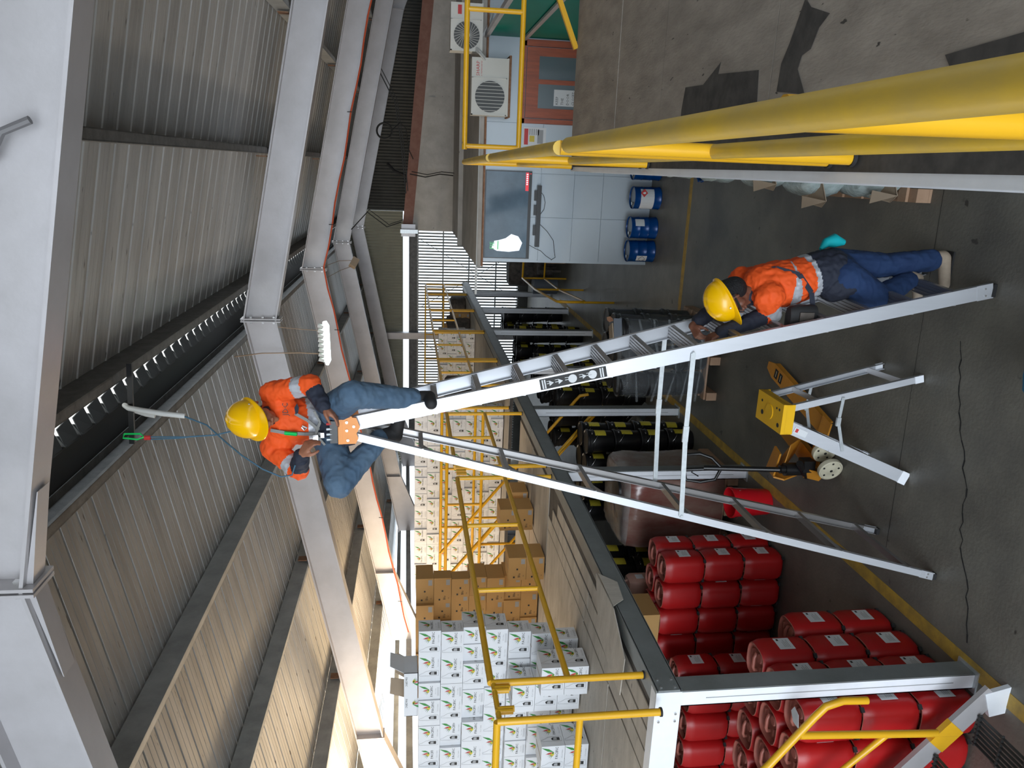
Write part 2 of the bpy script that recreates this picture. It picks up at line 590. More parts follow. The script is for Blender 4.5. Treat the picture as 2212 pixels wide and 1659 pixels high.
def rafter(Y, label, x0=-8.3, x1=5.0, wide=0.16, haunch=True, cable=False):
    t = thing('rafter', (RX, Y, zr(Y)), label, 'roof beam', 'steel roof rafters')
    for sgn, xe in ((-1, x0), (1, x1)):
        m_ = MB('steel')
        xs = [RX, xe + (1.4 if sgn < 0 else -1.4), xe]
        dep = [0, 0, -0.28 if haunch else 0]
        bot = [(xx, Y, zroof(xx, Y) + d_) for xx, d_ in zip(xs, dep)]
        top = [(xx, Y, zroof(xx, Y, 0.32)) for xx in xs]
        m_.poly([(p[0], Y - .005, p[2]) for p in bot + top[::-1]], 0.01, (0, 1, 0))
        m_.build('web', t)
        for nm, line, mt in (('bottom_flange', bot, 'steel'), ('top_flange', [top[0], top[2]], 'steel')):
            fm = MB(mt)
            for a, b in zip(line[:-1], line[1:]):
                fm.bar(a, b, wide, 0.014)
            fm.build(nm, t)
        em = MB('steel')
        zz = zr(Y)
        em.box((RX + sgn * .012, Y, zz + .15), (0.014, wide + .02, 0.40))
        em.build('end_plate', t)
        if haunch:
            MB('steel').box((xs[1], Y, zroof(xs[1], Y) + .15), (0.014, wide + .02, 0.34)).build('stiffener', t)
        bm_ = MB('chrome')
        for dy in (-.05, .05):
            for dz in (.02, .13, .25):
                bm_.box((RX + sgn * .028, Y + dy, zz + dz), (.018, .022, .022))
        tag(bm_.build('bolts', t), kind='stuff')
        # cleats for the purlins
        cm = MB('rust')
        for X in ((-3.15, -4.45, -6.05, -7.55) if sgn < 0 else (0.05, 1.36, 2.7, 4.1)):
            cm.box((X - sgn * .03, Y, zroof(X, Y, .40)), (.01, .10, .10))
        tag(cm.build('cleats', t), kind='stuff')
    return t


RY = [2.85, 8.1, 12.1, 16.4, 20.4]
rlab = ['pale steel rafter nearest the camera, overhead at the top of the shed', 'pale steel rafter just behind the worker sitting on the ladder',
        'steel rafter with an orange cable running along its lower edge', 'steel rafter fourth from the camera with black wires tied round it',
        'farthest steel rafter, close to the slatted end wall']
for i, Y in enumerate(RY):
    tR = rafter(Y, rlab[i])
    if i == 0:
        for sg in (-1, 1):
            z_ = zr(Y) - .01
            MB('steel').poly([(RX + sg * .02, Y - .05, z_), (RX + sg * .40, Y - .05, z_ - .085), (RX + sg * .40, Y - .05, z_ - .088), (RX + sg * .02, Y - .05, z_ - .025)], .10, (0, 1, 0)).build('apex_gusset', tR)

t = thing('power_cable', (RX, 12.0, 4.7), 'orange cable strung along the bottom of the third rafter', 'cable')
pts = []
for i in range(40):
    X = 4.6 - i * 0.325
    pts.append((X, 11.99, zroof(X, 12.1) - 0.012 + .012 * math.sin(i * 1.7)))
MB('cable').tube(pts, 0.013, 6).build('cable_run', t, True)
m = MB('wire')
for i in range(2, 39, 5):
    m.tube([(pts[i][0], 11.95, pts[i][2] - .02), (pts[i][0], 11.97, pts[i][2] + .05)], .006, 5)
tag(m.build('cable_ties', t), kind='stuff')

# columns on the left eave
for i, Y in enumerate(RY[1:]):
    t = thing('steel_column', (-8.35, Y, 0), ['steel column under the eave behind the near wall of cartons', 'steel column under the eave behind the brown cartons',
              'steel column under the left eave near the stairwell', 'steel column at the far left corner of the shed'][i], 'column', 'columns along the left eave')
    m = MB('steel')
    m.box((-8.35, Y, 1.55), (.012, .012 + .18, 3.1)).box((-8.45, Y, 1.55), (.012, .19, 3.1)).box((-8.4, Y, 1.55), (.1, .012, 3.1))
    m.build('shaft', t)
    MB('steel').box((-8.4, Y, 3.16), (.3, .22, .02)).build('cap_plate', t)

# ------------------------------------------------------------------ walls
wl = struct('wall_left')
MB('wallblock').b2((-8.75, -5, 0), (-8.6, 21.6, 3.25)).build('lower_wall', wl)
m = MB('purlin').b2((-8.62, -4, 3.62), (-8.56, 21.5, 3.70))
m.build('eave_rail', wl)
MB('purlin').b2((-8.40, -4, 3.40), (-8.30, 21.4, 3.50)).build('eave_strut', wl)

wf = struct('wall_far')
YF = 21.55
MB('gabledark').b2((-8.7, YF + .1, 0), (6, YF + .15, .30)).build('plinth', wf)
slat = MB('slat').b2((-.022, -.01, 0), (.022, .01, 2.93)).mesh('slat')
X = -1.0
while X > -8.5:
    inst(slat, 'slat', wf, (X, YF, .28))
    X -= 0.083
m = MB('slat')
for z in (0.95, 1.72, 2.45):
    m.b2((-8.5, YF - .05, z), (-0.95, YF - .02, z + .035))
tag(m.build('slat_rail', wf), kind='stuff')
m = MB('slat')
for (a, b) in (((-2.0, 3.1), (-3.6, .4)), ((-3.9, 3.1), (-2.3, .4)), ((-4.9, 3.1), (-6.5, .4))):
    m.bar((a[0], YF - .06, a[1]), (b[0], YF - .06, b[1]), .01, .014)
tag(m.build('diagonal_brace', wf), kind='stuff')
MB('purlin_dark').b2((-8.6, YF - .12, 3.19), (-1.0, YF + .02, 3.42)).build('girt', wf)
MB('purlin').b2((-8.6, YF - .14, 3.15), (-1.0, YF - .05, 3.19)).build('girt', wf)
MB('steel').b2((-4.78, YF - .3, 0), (-4.60, YF - .1, 4.3)).build('wall_post', wf)
for nm, x0, x1, z0, mt in (('gable_sheeting', -8.6, -1.25, 3.58, 'gable'), ('gable_sheeting', -1.25, 5.6, 0.0, 'gabledark')):  # right part is unlit: its shade is put into the darker sheet colour
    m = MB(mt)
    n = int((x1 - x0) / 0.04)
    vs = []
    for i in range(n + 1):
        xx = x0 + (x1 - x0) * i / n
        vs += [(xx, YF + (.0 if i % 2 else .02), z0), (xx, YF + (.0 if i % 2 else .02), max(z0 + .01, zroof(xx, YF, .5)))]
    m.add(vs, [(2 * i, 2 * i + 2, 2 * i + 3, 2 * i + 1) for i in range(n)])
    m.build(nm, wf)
wr = struct('wall_right')
MB('cement').b2((5.4, -5, 0), (5.6, 21.6, 3.6)).build('block_wall', wr)

# office partition with panels
wo = struct('wall_office')
YO = 10.9
xs = [-1.28, -0.66, -0.06, 0.60]
zs = [0.0, 0.72, 1.14, 1.62, 2.42]
MB('office').b2((-1.27, YO + .02, 0), (2.2, YO + .10, 2.42)).build('backing', wo)
for i in range(len(xs) - 1):
    for j in range(len(zs) - 1):
        MB('office').b2((xs[i] + .003, YO + random.uniform(-.002, .002), zs[j] + .003), (xs[i + 1] - .003, YO + .025, zs[j + 1] - .003)).build('panel', wo)
MB('office').b2((0.603, YO, 2.0), (2.2, YO + .025, 2.42)).build('panel', wo)
MB('office').b2((1.70, YO, 0), (2.2, YO + .025, 1.997)).build('panel', wo)
m = MB('office')
m.b2((-1.30, YO, 0), (-1.27, YO + 5.8, 2.42))
m.build('side_panel', wo)
tr = struct('trim_1')
MB('rust').b2((-1.36, YO - .12, 2.42), (5.4, YO + .1, 2.445)).build('angle_trim', tr)
MB('cement').b2((-1.38, YO - .05, 2.445), (5.4, 16.85, 2.50)).build('roof_slab', tr)
MB('cement').b2((-1.38, 13.9, 2.50), (5.4, 14.0, 2.58)).build('kerb', tr)
wc = struct('wall_parapet')
m = MB('cement')
ps = [(-1.38, 2.5), (5.4, 2.3), (5.4, 2.75), (-1.38, 3.38)]
m.poly([(a, 16.85, b) for a, b in ps], .2, (0, 1, 0))
m.build('rendered_wall', wc)
m = MB('redox').poly([(a, 16.83, b) for a, b in [(-1.40, 3.37), (5.4, 2.74), (5.4, 2.98), (-1.40, 3.58)]], .24, (0, 1, 0))
m.build('oxide_band', wc)
m = MB('cement').poly([(a, 16.84, b) for a, b in [(1.2, 3.04), (1.35, 3.025), (1.35, 2.89), (1.2, 2.90)]], .02, (0, -1, 0))
m.build('vent_hole', wc)

# red wooden door
dr = struct('door_1')
m = MB('wood')
m.b2((.60, YO - .04, 0), (.66, YO, 1.94)).b2((1.58, YO - .04, 0), (1.66, YO, 1.94)).b2((.60, YO - .04, 1.90), (1.66, YO, 1.98))
m.build('door_frame', dr)
m = MB('wood')
for a, b in (((.67, .02), (.80, 1.89)), ((1.46, .02), (1.57, 1.89)), ((.80, 1.72), (1.46, 1.89)), ((.80, .02), (1.46, .30)), ((.80, 1.00), (1.46, 1.09)), ((1.11, 1.09), (1.17, 1.72)), ((1.11, .30), (1.17, 1.0))):
    m.b2((a[0], YO - .03, a[1]), (b[0], YO - .005, b[1]))
m.build('door_leaf', dr)
for a, b in (((.80, 1.09), (1.11, 1.72)), ((1.17, 1.09), (1.46, 1.72)), ((.80, .3), (1.11, 1.0)), ((1.17, .3), (1.46, 1.0))):
    MB('glass').b2((a[0], YO - .02, a[1]), (b[0], YO - .015, b[1])).build('pane', dr)
n = tag(thing('notice', (.94, YO - .025, 1.30), 'white sheet reading KEEP THE DOOR CLOSED taped to the door glass', 'notice'))
m = MB('paper').b2((.84, YO - .023, 1.17), (1.05, YO - .0205, 1.50))
m.build('sheet', n)
m = MB('ink')
for i, s in enumerate(('KEEP', 'THE', 'DOOR', 'CLOSED')):
    m.text(s, (.855, YO - .0238, 1.44 - i * .075), (1, 0, 0), (0, 0, 1), .05)
tag(m.build('lettering', n), kind='stuff')
n = thing('poster', (.43, YO - .005, 1.75), 'white and red printed notice on the grey partition beside the door', 'poster')
MB('paper').b2((.30, YO - .006, 1.58), (.55, YO - .001, 1.90)).build('sheet', n)
m = MB('lr').b2((.32, YO - .008, 1.83), (.53, YO - .006, 1.885))
m.build('header_band', n)
m = MB('ly').b2((.36, YO - .008, 1.74), (.44, YO - .006, 1.81)).use('inkgrey')
for i in range(5):
    m.b2((.45, YO - .008, 1.80 - i * .03), (.53, YO - .006, 1.815 - i * .03))
m.b2((.34, YO - .008, 1.62), (.52, YO - .006, 1.70))
tag(m.build('print', n), kind='stuff')

# green partition beside the door
g = struct('wall_green_screen')
m = MB('green')
vs = []
N = 60
for i in range(N + 1):
    yy = 7.6 + (YO - 7.6) * i / N
    xx = 1.68 + (.012 if i % 2 else 0)
    vs += [(xx, yy, .0), (xx, yy, 2.44)]
m.add(vs, [(2 * i, 2 * i + 2, 2 * i + 3, 2 * i + 1) for i in range(N)])
m.build('sheeting', g)
m = MB('steel').b2((1.64, 7.6, 2.42), (1.70, YO, 2.47)).b2((1.64, 7.6, 1.91), (1.67, YO, 1.96)).b2((1.64, 7.6, 1.0), (1.67, YO, 1.05))
m.build('rail', g)

# ------------------------------------------------------------------ decks (mezzanines)


def deck_panels(root, x0, x1, y0, y1, nx, ny, mt, skip=None, jit=.006, z=2.048):
    for i in range(nx):
        for j in range(ny):
            a, b = x0 + (x1 - x0) * i / nx, x0 + (x1 - x0) * (i + 1) / nx
            c, d = y0 + (y1 - y0) * j / ny, y0 + (y1 - y0) * (j + 1) / ny
            g_ = random.uniform(.003, .007)
            zz = z + random.uniform(-.001, .003)
            m_ = MB(mt)
            q = [(a + g_ + random.uniform(0, jit), c + g_, zz), (b - g_, c + g_ + random.uniform(0, jit), zz),
                 (b - g_ - random.uniform(0, jit), d - g_, zz), (a + g_, d - g_, zz)]
            m_.poly([(p[0], p[1], p[2] - .006) for p in q], .008, (0, 0, 1))
            m_.build('board', root)


dl = struct('floor_left_deck')
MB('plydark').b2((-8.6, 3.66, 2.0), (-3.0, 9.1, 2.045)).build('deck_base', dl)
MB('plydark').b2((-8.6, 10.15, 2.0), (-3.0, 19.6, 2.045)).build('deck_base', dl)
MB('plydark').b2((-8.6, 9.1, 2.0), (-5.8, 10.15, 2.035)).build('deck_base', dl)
for i in range(3):
    deck_panels(dl, -3.09 - .16 * i - .15, -3.09 - .16 * i, 3.68, 6.6 + .2 * i, 1, 2, 'ply')
deck_panels(dl, -4.9, -3.56, 3.70, 7.0, 1, 4, 'ply', jit=.02)
deck_panels(dl, -8.5, -4.9, 3.70, 9.1, 3, 4, 'ply')
deck_panels(dl, -4.9, -3.08, 7.0, 9.1, 2, 2, 'ply', jit=.02)
deck_panels(dl, -8.5, -5.8, 9.1, 10.15, 2, 1, 'ply')
deck_panels(dl, -8.5, -3.05, 10.15, 19.5, 4, 6, 'ply')

# beam along the deck edge, with joints at the posts
PY = [3.66, 6.97, 9.03, 11.05, 13.8, 16.05, 18.2]
t = thing('deck_edge_beam', (-2.95, 3.6, 1.9), 'long grey steel beam along the edge of the left loft', 'beam')
segs = [3.60, 6.93, 8.99, 11.0, 13.75, 16.0, 18.15, 19.6]
for a, b in zip(segs[:-1], segs[1:]):
    m = MB('beam')
    m.b2((-2.905, a + .002, 1.905), (-2.895, b - .002, 2.05)).b2((-3.02, a + .002, 2.045), (-2.895, b - .002, 2.056)).b2((-2.96, a + .002, 1.9), (-2.895, b - .002, 1.91))
    m.build('beam_section', t)
m = MB('chrome')
for z in (1.935, 2.02):
    for y in (3.63, 3.70):
        m.box((-2.893, y, z), (.008, .014, .014))
tag(m.build('bolts', t), kind='stuff')
t = thing('deck_end_beam', (-3.0, 3.6, 1.9), 'white steel beam across the near end of the left loft', 'beam')
m = MB('postwhite').b2((-8.4, 3.595, 1.90), (-2.905, 3.605, 2.056)).b2((-8.4, 3.605, 2.046), (-2.92, 3.69, 2.056))
m.build('web', t)
m = MB('chrome')
for X in (-3.05, -3.1):
    for z in (1.93, 2.03):
        m.tube([(X, 3.60, z), (X, 3.586, z)], .008, 8)
tag(m.build('bolts', t), kind='stuff')
# clips under the rail bases
plab = ['thick post at the near corner of the left loft', 'post beside the wrapped pallet under the left loft', 'post beside the short stack of black pails', 'post right of the loft stair opening',
        'post behind the upper rungs of the tall ladder', 'third post from the far end of the left loft', 'second post from the far end of the left loft', 'post at the far end of the left loft']
for i, y in enumerate(PY):
    t = thing('deck_post', (-2.96, y, 0), 'white steel ' + plab[i if i < 3 else i + 1], 'post', 'posts along the left loft')
    w_ = .13
    m = MB(['postwhite', 'beam'])
    m.use('postwhite').b2((-3.005, y - w_ / 2, 0.012), (-2.905, y - w_ / 2 + .008, 1.905))
    m.b2((-3.005, y + w_ / 2 - .008, 0.012), (-2.905, y + w_ / 2, 1.905))
    m.use('beam').b2((-2.908, y - w_ / 2, 0.012), (-2.90, y + w_ / 2, 1.905))  # aisle side in the beam grey, its shading put into the colour
    m.use('postwhite').b2((-3.005, y - w_ / 2, .012), (-2.998, y + w_ / 2, 1.905))
    m.build('shaft', t)
    MB('inkgrey').b2((-2.957, y - w_ / 2 - .0015, .15), (-2.952, y - w_ / 2 - .0002, 1.75)).build('seam', t)
    MB('galv').b2((-3.03, y - .09, 0), (-2.88, y + .09, .012)).build('base_plate', t)

# right deck, where the camera stands
d2 = struct('floor_right_deck')
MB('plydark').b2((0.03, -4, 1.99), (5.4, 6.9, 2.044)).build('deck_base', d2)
for (a_, b_, n_) in ((6.06, 6.92, 2), (5.485, 6.06, 3), (4.495, 5.485, 2), (3.10, 4.495, 3), (1.6, 3.10, 2), (.1, 1.6, 2)):
    deck_panels(d2, .14, 5.3, a_, b_, n_, 1, 'ply2', z=2.0455)
m = MB('plydark').poly([(.33, 4.12, 2.0505), (.44, 4.09, 2.0505), (.43, 3.84, 2.0505), (.51, 3.64, 2.0505), (.46, 3.66, 2.0505), (.43, 3.22, 2.0505), (.30, 3.20, 2.0505), (.20, 2.6, 2.0505), (.16, 2.2, 2.0505), (.12, 2.2, 2.0505), (.12, 4.12, 2.0505)], .0012, (0, 0, 1))
m.build('hole_patch', d2)  # flat dark sheet on the boards, standing in for dark holes
m = MB('plydark').poly([(.33, 3.03, 2.0515), (.43, 3.02, 2.0515), (.50, 2.97, 2.0515), (.64, 2.89, 2.0515), (.60, 2.84, 2.0515), (.555, 2.70, 2.0515), (.52, 2.76, 2.0515), (.455, 2.80, 2.0515), (.44, 2.86, 2.0515), (.395, 2.88, 2.0515), (.30, 2.80, 2.0515)], .0012, (0, 0, 1))
m.build('torn_gap', d2)
m = MB('plydark').poly([(.20, 1.62, 2.0515), (.22, 1.95, 2.0515), (.34, 2.05, 2.0515), (.36, 1.7, 2.0515)], .0012, (0, 0, 1))
m.build('torn_gap', d2)
t = thing('right_deck_fascia', (0.0, 0, 2), 'white steel edge beam directly below the near yellow railing', 'beam')
m = MB('postwhite').b2((0.005, -4, 1.86), (0.014, 6.92, 2.035)).b2((-.012, -4, 1.86), (0.014, 6.92, 1.868)).b2((-.006, -4, 2.03), (.10, 6.92, 2.04))
m.build('web', t)
for i, y in enumerate((0.9, 4.30, 6.85)):
    t = thing('deck_post', (0.05, y, 0), ['white steel post under the right loft, at the frame edge', 'white steel post under the right loft beside the bagged pallet', 'white steel post under the far end of the right loft'][i], 'post', 'posts under the right loft')
    m = MB('postwhite').b2((0.0, y - .06, .012), (.10, y + .06, 1.87))
    m.build('shaft', t)
    MB('galv').b2((-.02, y - .09, 0), (.13, y + .09, .012)).build('base_plate', t)

# ------------------------------------------------------------------ yellow railings


def rail_section(name_label, P0, P1, zt=3.0, zm=2.53, zb=2.056, mids=0, r=.021, post0=True, post1=True, group='yellow railing sections', mt='yellow', stubs=(), topmt=None):
    P0, P1 = Vector(P0), Vector(P1)
    t_ = thing('railing_section', (P0.x, P0.y, zb), name_label, 'railing', group)
    d = P1 - P0
    MB(topmt or mt).tube([(P0.x, P0.y, zt), (P1.x, P1.y, zt)], r, 14).build('top_rail', t_, True)
    MB(topmt or mt).tube([(P0.x, P0.y, zm), (P1.x, P1.y, zm)], r * .95, 14).build('mid_rail', t_, True)
    for ok, p in ((post0, P0), (post1, P1)):
        if ok:
            MB(mt).tube([(p.x, p.y, zb), (p.x, p.y, zt)], r, 14).build('post', t_, True)
            MB('blackrub').tube([(p.x, p.y, zb - .004), (p.x, p.y, zb + .008)], r * 1.25, 14).build('foot', t_, True)
    for k in range(mids):
        q = P0 + d * (k + 1) / (mids + 1)
        MB(mt).tube([(q.x, q.y, zm), (q.x, q.y, zt)], r * .85, 12).build('baluster', t_, True)
    for s in stubs:
        MB(mt).tube([(s[0], s[1], zt - .10), (s[0], s[1], zt + .0)], r * .8, 12).build('link_stub', t_, True)
    return t_


XR = -2.955
rail_section('yellow railing on the left loft edge, nearest bay above the red jugs', (XR, 3.83, 0), (XR, 6.93, 0), mids=2, stubs=((XR, 3.76),))
rail_section('yellow railing on the left loft edge, second bay ending at the stair opening', (XR, 7.22, 0), (XR, 8.95, 0), mids=1, stubs=((XR, 7.12), (XR, 7.04)))
rail_section('yellow railing across the near end of the left loft before the cartons', (XR, 3.50, 0), (-6.4, 3.50, 0), mids=0, post1=True, stubs=((XR, 3.58),))
fy = [(10.22, 11.60), (11.72, 13.72), (13.86, 15.9), (16.02, 18.0), (18.1, 19.55)]
fn = ['left loft bay right behind the stair opening', 'left loft bay behind the upper rungs of the tall ladder', 'left loft middle bay of the far run', 'left loft bay second from the far end', 'left loft bay at the far end']
for k, (a, b) in enumerate(fy):
    rail_section('yellow railing, ' + fn[k], (XR, a, 0), (XR, b, 0), mids=1, r=.02)
rail_section('yellow railing crossing the far end of the left loft', (XR, 19.6, 0), (-5.6, 19.6, 0), mids=3, r=.02)
rail_section('yellow guard rail on the near side of the stair opening', (XR - .05, 9.1, 0), (-5.5, 9.1, 0), mids=1, zt=2.98)
rail_section('yellow guard rail on the far side of the stair opening', (XR - .3, 10.12, 0), (-6.0, 10.12, 0), mids=2)
MBt = MB('yellow')
t = thing('rail_link', (XR, 3.6, 2.97), 'short yellow link joining the two near corner railings', 'rail link')
MBt.tube([(XR, 3.50, 2.985), (XR, 3.83, 2.985)], .016, 12).tube([(XR, 3.60, 2.985), (XR, 3.60, 2.89)], .018, 12).tube([(XR, 3.78, 2.985), (XR, 3.78, 2.89)], .018, 12)
MBt.build('link_bar', t, True)

# right railing beside the camera
XN = 0.085
t = rail_section('dusty yellow handrail beside the camera, running away along the right loft edge', (XN, 0.2, 0), (XN - .01, 2.42, 0), zt=3.0, zm=2.53, mids=0, r=.024, post0=True, post1=True, group='right loft railings', topmt='yellow_dusty')
MB('yellow').tube([(XN + .01, 1.02, 2.06), (XN, 1.02, 3.0)], .024, 14).build('post', t, True)
t = rail_section('second yellow railing bay on the right loft edge', (XN - .015, 2.56, 0), (XN - .03, 4.62, 0), r=.024, group='right loft railings', topmt='yellow_dusty', stubs=())
MB('yellow').tube([(XN, 2.42, 2.93), (XN - .015, 2.56, 2.93)], .018, 12).build('link', t, True)
t = rail_section('third yellow railing bay on the right loft edge, ending at the corner', (XN - .03, 4.76, 0), (XN - .05, 6.80, 0), r=.024, group='right loft railings', topmt='yellow_dusty')
MB('yellow').tube([(XN - .03, 4.62, 2.93), (XN - .03, 4.76, 2.93)], .018, 12).build('link', t, True)
t = rail_section('yellow railing across the far end of the right loft before the door', (.14, 6.86, 0), (2.8, 6.86, 0), r=.023, mids=0, group='right loft railings', post0=False, post1=True)
MB('yellow').tube([(.17, 6.86, 2.53), (.17, 6.86, 3.0)], .02, 12).build('baluster', t, True)
MB('yellow').tube([(1.25, 6.86, 2.53), (1.25, 6.86, 3.0)], .02, 12).build('baluster', t, True)
MB('yellow').bar((1.0, 6.9, 2.06), (1.5, 6.9, 2.28), .04, .04).build('brace', t, True)

# loft stairwell handrails (far stair)
t = thing('loft_staircase', (-3.2, 9.6, 0), 'staircase with sloping yellow handrails coming up through the left loft opening', 'staircase')
for y in (9.22, 10.02):
    m = MB('yellow')
    a, b = Vector((-5.45, y, 3.0)), Vector((-3.15, y, 1.15))
    m.tube([a, a + (b - a) * .95, b + Vector((.03, 0, -.02)), b + Vector((.10, 0, -.08)), b + Vector((.12, 0, -.2))], .021, 12)
    m.build('handrail', t, True)
    m = MB('yellow').tube([(-5.45, y, 2.55), (-3.2, y, .72)], .018, 12)
    m.build('mid_rail', t, True)
    MB('yellow').tube([(-3.32, y, 0.02), (-3.32, y, 1.27)], .018, 12).build('post', t, True)
    MB('yellow').tube([(-4.9, y, 1.6), (-4.9, y, 2.54)], .018, 12).build('post', t, True)
    MB('beam').bar((-5.7, y, 1.98), (-3.2, y, .05), .03, .16).build('stringer', t)
for k in range(9):
    MB('beam').b2((-3.35 - k * .27, 9.24, .20 + k * .205), (-3.57 - k * .27, 10.0, .225 + k * .205)).build('tread', t)

# near staircase foot beside the near post
t = thing('steel_staircase', (-2.95, 3.3, 0), 'grey and yellow steel stair foot with a bent yellow handrail beside the near post', 'staircase')
yA = 3.36
m = MB('yellow').tube([(-2.845, yA, .89), (-2.838, yA, 1.04), (-2.87, yA, 1.14), (-2.94, yA, 1.20), (-3.25, yA, 1.43), (-3.95, yA, 2.02)], .022, 14)
m.build('handrail', t, True)
MB('yellow').tube([(-3.056, yA, 1.27), (-3.115, yA, .27)], .022, 14).build('post', t, True)
MB('yellow').tube([(-3.09, yA, .72), (-3.95, yA, 1.62)], .018, 12).build('mid_rail', t, True)
m = MB('steel').bar((-2.84, yA, .10), (-3.95, yA, 1.06), .03, .12)
m.build('stringer', t)
MB('yellow').bar((-3.06, yA - .001, .29), (-3.19, yA - .001, .402), .036, .124).build('painted_patch', t)
m = MB('postwhite').poly([(-2.80, yA - .02, .001), (-2.98, yA - .02, .001), (-3.0, yA - .02, .10), (-2.84, yA - .02, .16)], .03, (0, 1, 0))
m.build('foot_plate', t)
m = MB('steel').bar((-2.84, 2.6, .10), (-3.95, 2.6, 1.06), .03, .12)
m.build('stringer', t)
for k in range(4):
    a = MB('lath')
    z0, x0 = .16 + k * .23, -2.98 - k * .26
    for q in range(7):
        a.b2((x0 - .03 * q, 2.62, z0), (x0 - .03 * q - .006, 3.34, z0 + .02))
    for q in range(5):
        a.b2((x0 + .01, 2.64 + q * .17, z0), (x0 - .2, 2.65 + q * .17, z0 + .018))
    a.build('grating_tread', t)

# ------------------------------------------------------------------ tall A-frame ladder
def channel(mb, a, b, depth, wdt, ydir, lip=.004):
    """aluminium channel; web on the outer side, flanges pointing inwards"""
    a, b = Vector(a), Vector(b)
    d = (b - a).normalized()
    yv = Vector((0, 1, 0)) * ydir
    s = d.cross(Vector((0, 1, 0))).normalized()
    mb.bar(a, b, depth, lip, (0, 1, 0))
    for q in (-1, 1):
        o_ = s * (q * (depth / 2 - lip / 2)) + yv * (wdt / 2)
        mb.bar(a + o_, b + o_, lip, wdt, (0, 1, 0))
    return mb


L0, L1 = Vector((-0.595, 4.10, .02)), Vector((-1.468, 4.275, 3.80))      # near front rail
L2, L3 = Vector((-0.545, 4.76, .02)), Vector((-1.475, 4.585, 3.80))      # far front rail
K0, K1 = Vector((-2.51, 4.09, .02)), Vector((-1.548, 4.275, 3.80))       # near rear rail
K2, K3 = Vector((-2.505, 4.755, .02)), Vector((-1.56, 4.585, 3.80))      # far rear rail
lad = thing('step_ladder', (-1.5, 4.43, 0), 'very tall aluminium A-frame step ladder with an orange top cap', 'ladder')
for nm, a, b, dp, wd, s in (('front_rail', L0, L1, .085, .03, 1), ('front_rail', L2, L3, .09, .03, -1), ('rear_rail', K0, K1, .046, .028, 1), ('rear_rail', K2, K3, .05, .028, -1)):
    channel(MB('alu_shaded' if a is K2 else 'alu'), a, b, dp, wd, s).build(nm, lad)
    m = MB('alu')
    d = (b - a).normalized()
    m.bar(a, a + d * .10, dp + .006, .008, (0, 1, 0))
    f = m.build('foot_plate', lad)
    mm = MB('chrome')
    sv = d.cross(Vector((0, 1, 0))).normalized()
    for q in (-1, 1):
        c_ = a + d * .05 + sv * q * dp * .25
        mm.tube([c_ + Vector((0, -.010 * s, 0)), c_], .006, 8)
    tag(mm.build('rivets', lad), kind='stuff')
    MB('blackrub').box(a + Vector((0, s * .012, -.008)), (dp * .9, .04, .024)).build('rubber_foot', lad)
dF = (L1 - L0)
for k in range(14):
    z = 3.60 - .257 * k
    if z < .2:
        break
    tt = (z - L0.z) / dF.z
    a, b = L0.lerp(L1, tt), L2.lerp(L3, tt)
    m = MB('alu_shaded')
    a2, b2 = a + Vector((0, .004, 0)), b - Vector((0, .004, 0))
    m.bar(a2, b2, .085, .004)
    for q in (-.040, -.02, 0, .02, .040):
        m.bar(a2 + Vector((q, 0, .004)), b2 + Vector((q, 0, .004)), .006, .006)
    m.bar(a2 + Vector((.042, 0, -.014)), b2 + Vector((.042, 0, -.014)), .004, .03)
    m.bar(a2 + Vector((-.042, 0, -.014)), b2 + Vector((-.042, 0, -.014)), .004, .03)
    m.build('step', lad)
    m = MB('alu_shaded')
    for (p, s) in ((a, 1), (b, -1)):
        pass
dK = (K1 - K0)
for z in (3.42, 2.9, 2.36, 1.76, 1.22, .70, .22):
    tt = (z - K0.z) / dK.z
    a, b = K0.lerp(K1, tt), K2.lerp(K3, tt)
    m = MB('alu_shaded').bar(a, b, .045, .004).bar(a + Vector((.02, 0, -.012)), b + Vector((.02, 0, -.012)), .004, .024)
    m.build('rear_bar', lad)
    t2 = (z - .12 - K0.z) / dK.z
    c_ = K0.lerp(K1, t2)
    MB('alu_shaded').bar(a.lerp(b, .45), c_ + Vector((0, .006, 0)), .02, .003).build('gusset_brace', lad)
for (A0, A1, B0, B1, yy, z) in ((L0, L1, K0, K1, -.012, 1.82), (L2, L3, K2, K3, .012, 1.82)):
    pa = A0.lerp(A1, (z - A0.z) / (A1.z - A0.z)) + Vector((0, yy, 0))
    pb = B0.lerp(B1, (z - .03 - B0.z) / (B1.z - B0.z)) + Vector((0, yy, 0))
    mid = pa.lerp(pb, .48) + Vector((0, 0, .012))
    m = MB('galv').bar(pa, mid, .006, .030).bar(mid, pb, .006, .030).box(mid, (.10, .012, .036))
    m.tube([pa + Vector((0, -.010, 0)), pa + Vector((0, .01, 0))], .011, 10).tube([pb + Vector((0, -.010, 0)), pb + Vector((0, .01, 0))], .011, 10)
    m.build('spreader', lad)
m = MB('orange')
m.b2((-1.415, 4.245, 3.865), (-1.585, 4.615, 3.89))
for yy in (4.247, 4.609):
    m.poly([(-1.415, yy, 3.87), (-1.585, yy, 3.87), (-1.583, yy, 3.79), (-1.55, yy, 3.775), (-1.52, yy, 3.785), (-1.48, yy, 3.765), (-1.425, yy, 3.785)], .006, (0, 1, 0))
m.b2((-1.415, 4.247, 3.81), (-1.422, 4.612, 3.87))
cap = m.build('top_cap', lad)
m = MB('chrome')
for (x_, z_) in ((-1.45, 3.84), (-1.50, 3.84), (-1.56, 3.835), (-1.475, 3.80)):
    m.tube([(x_, 4.24, z_), (x_, 4.248, z_)], .008, 8)
tag(m.build('rivets', lad), kind='stuff')
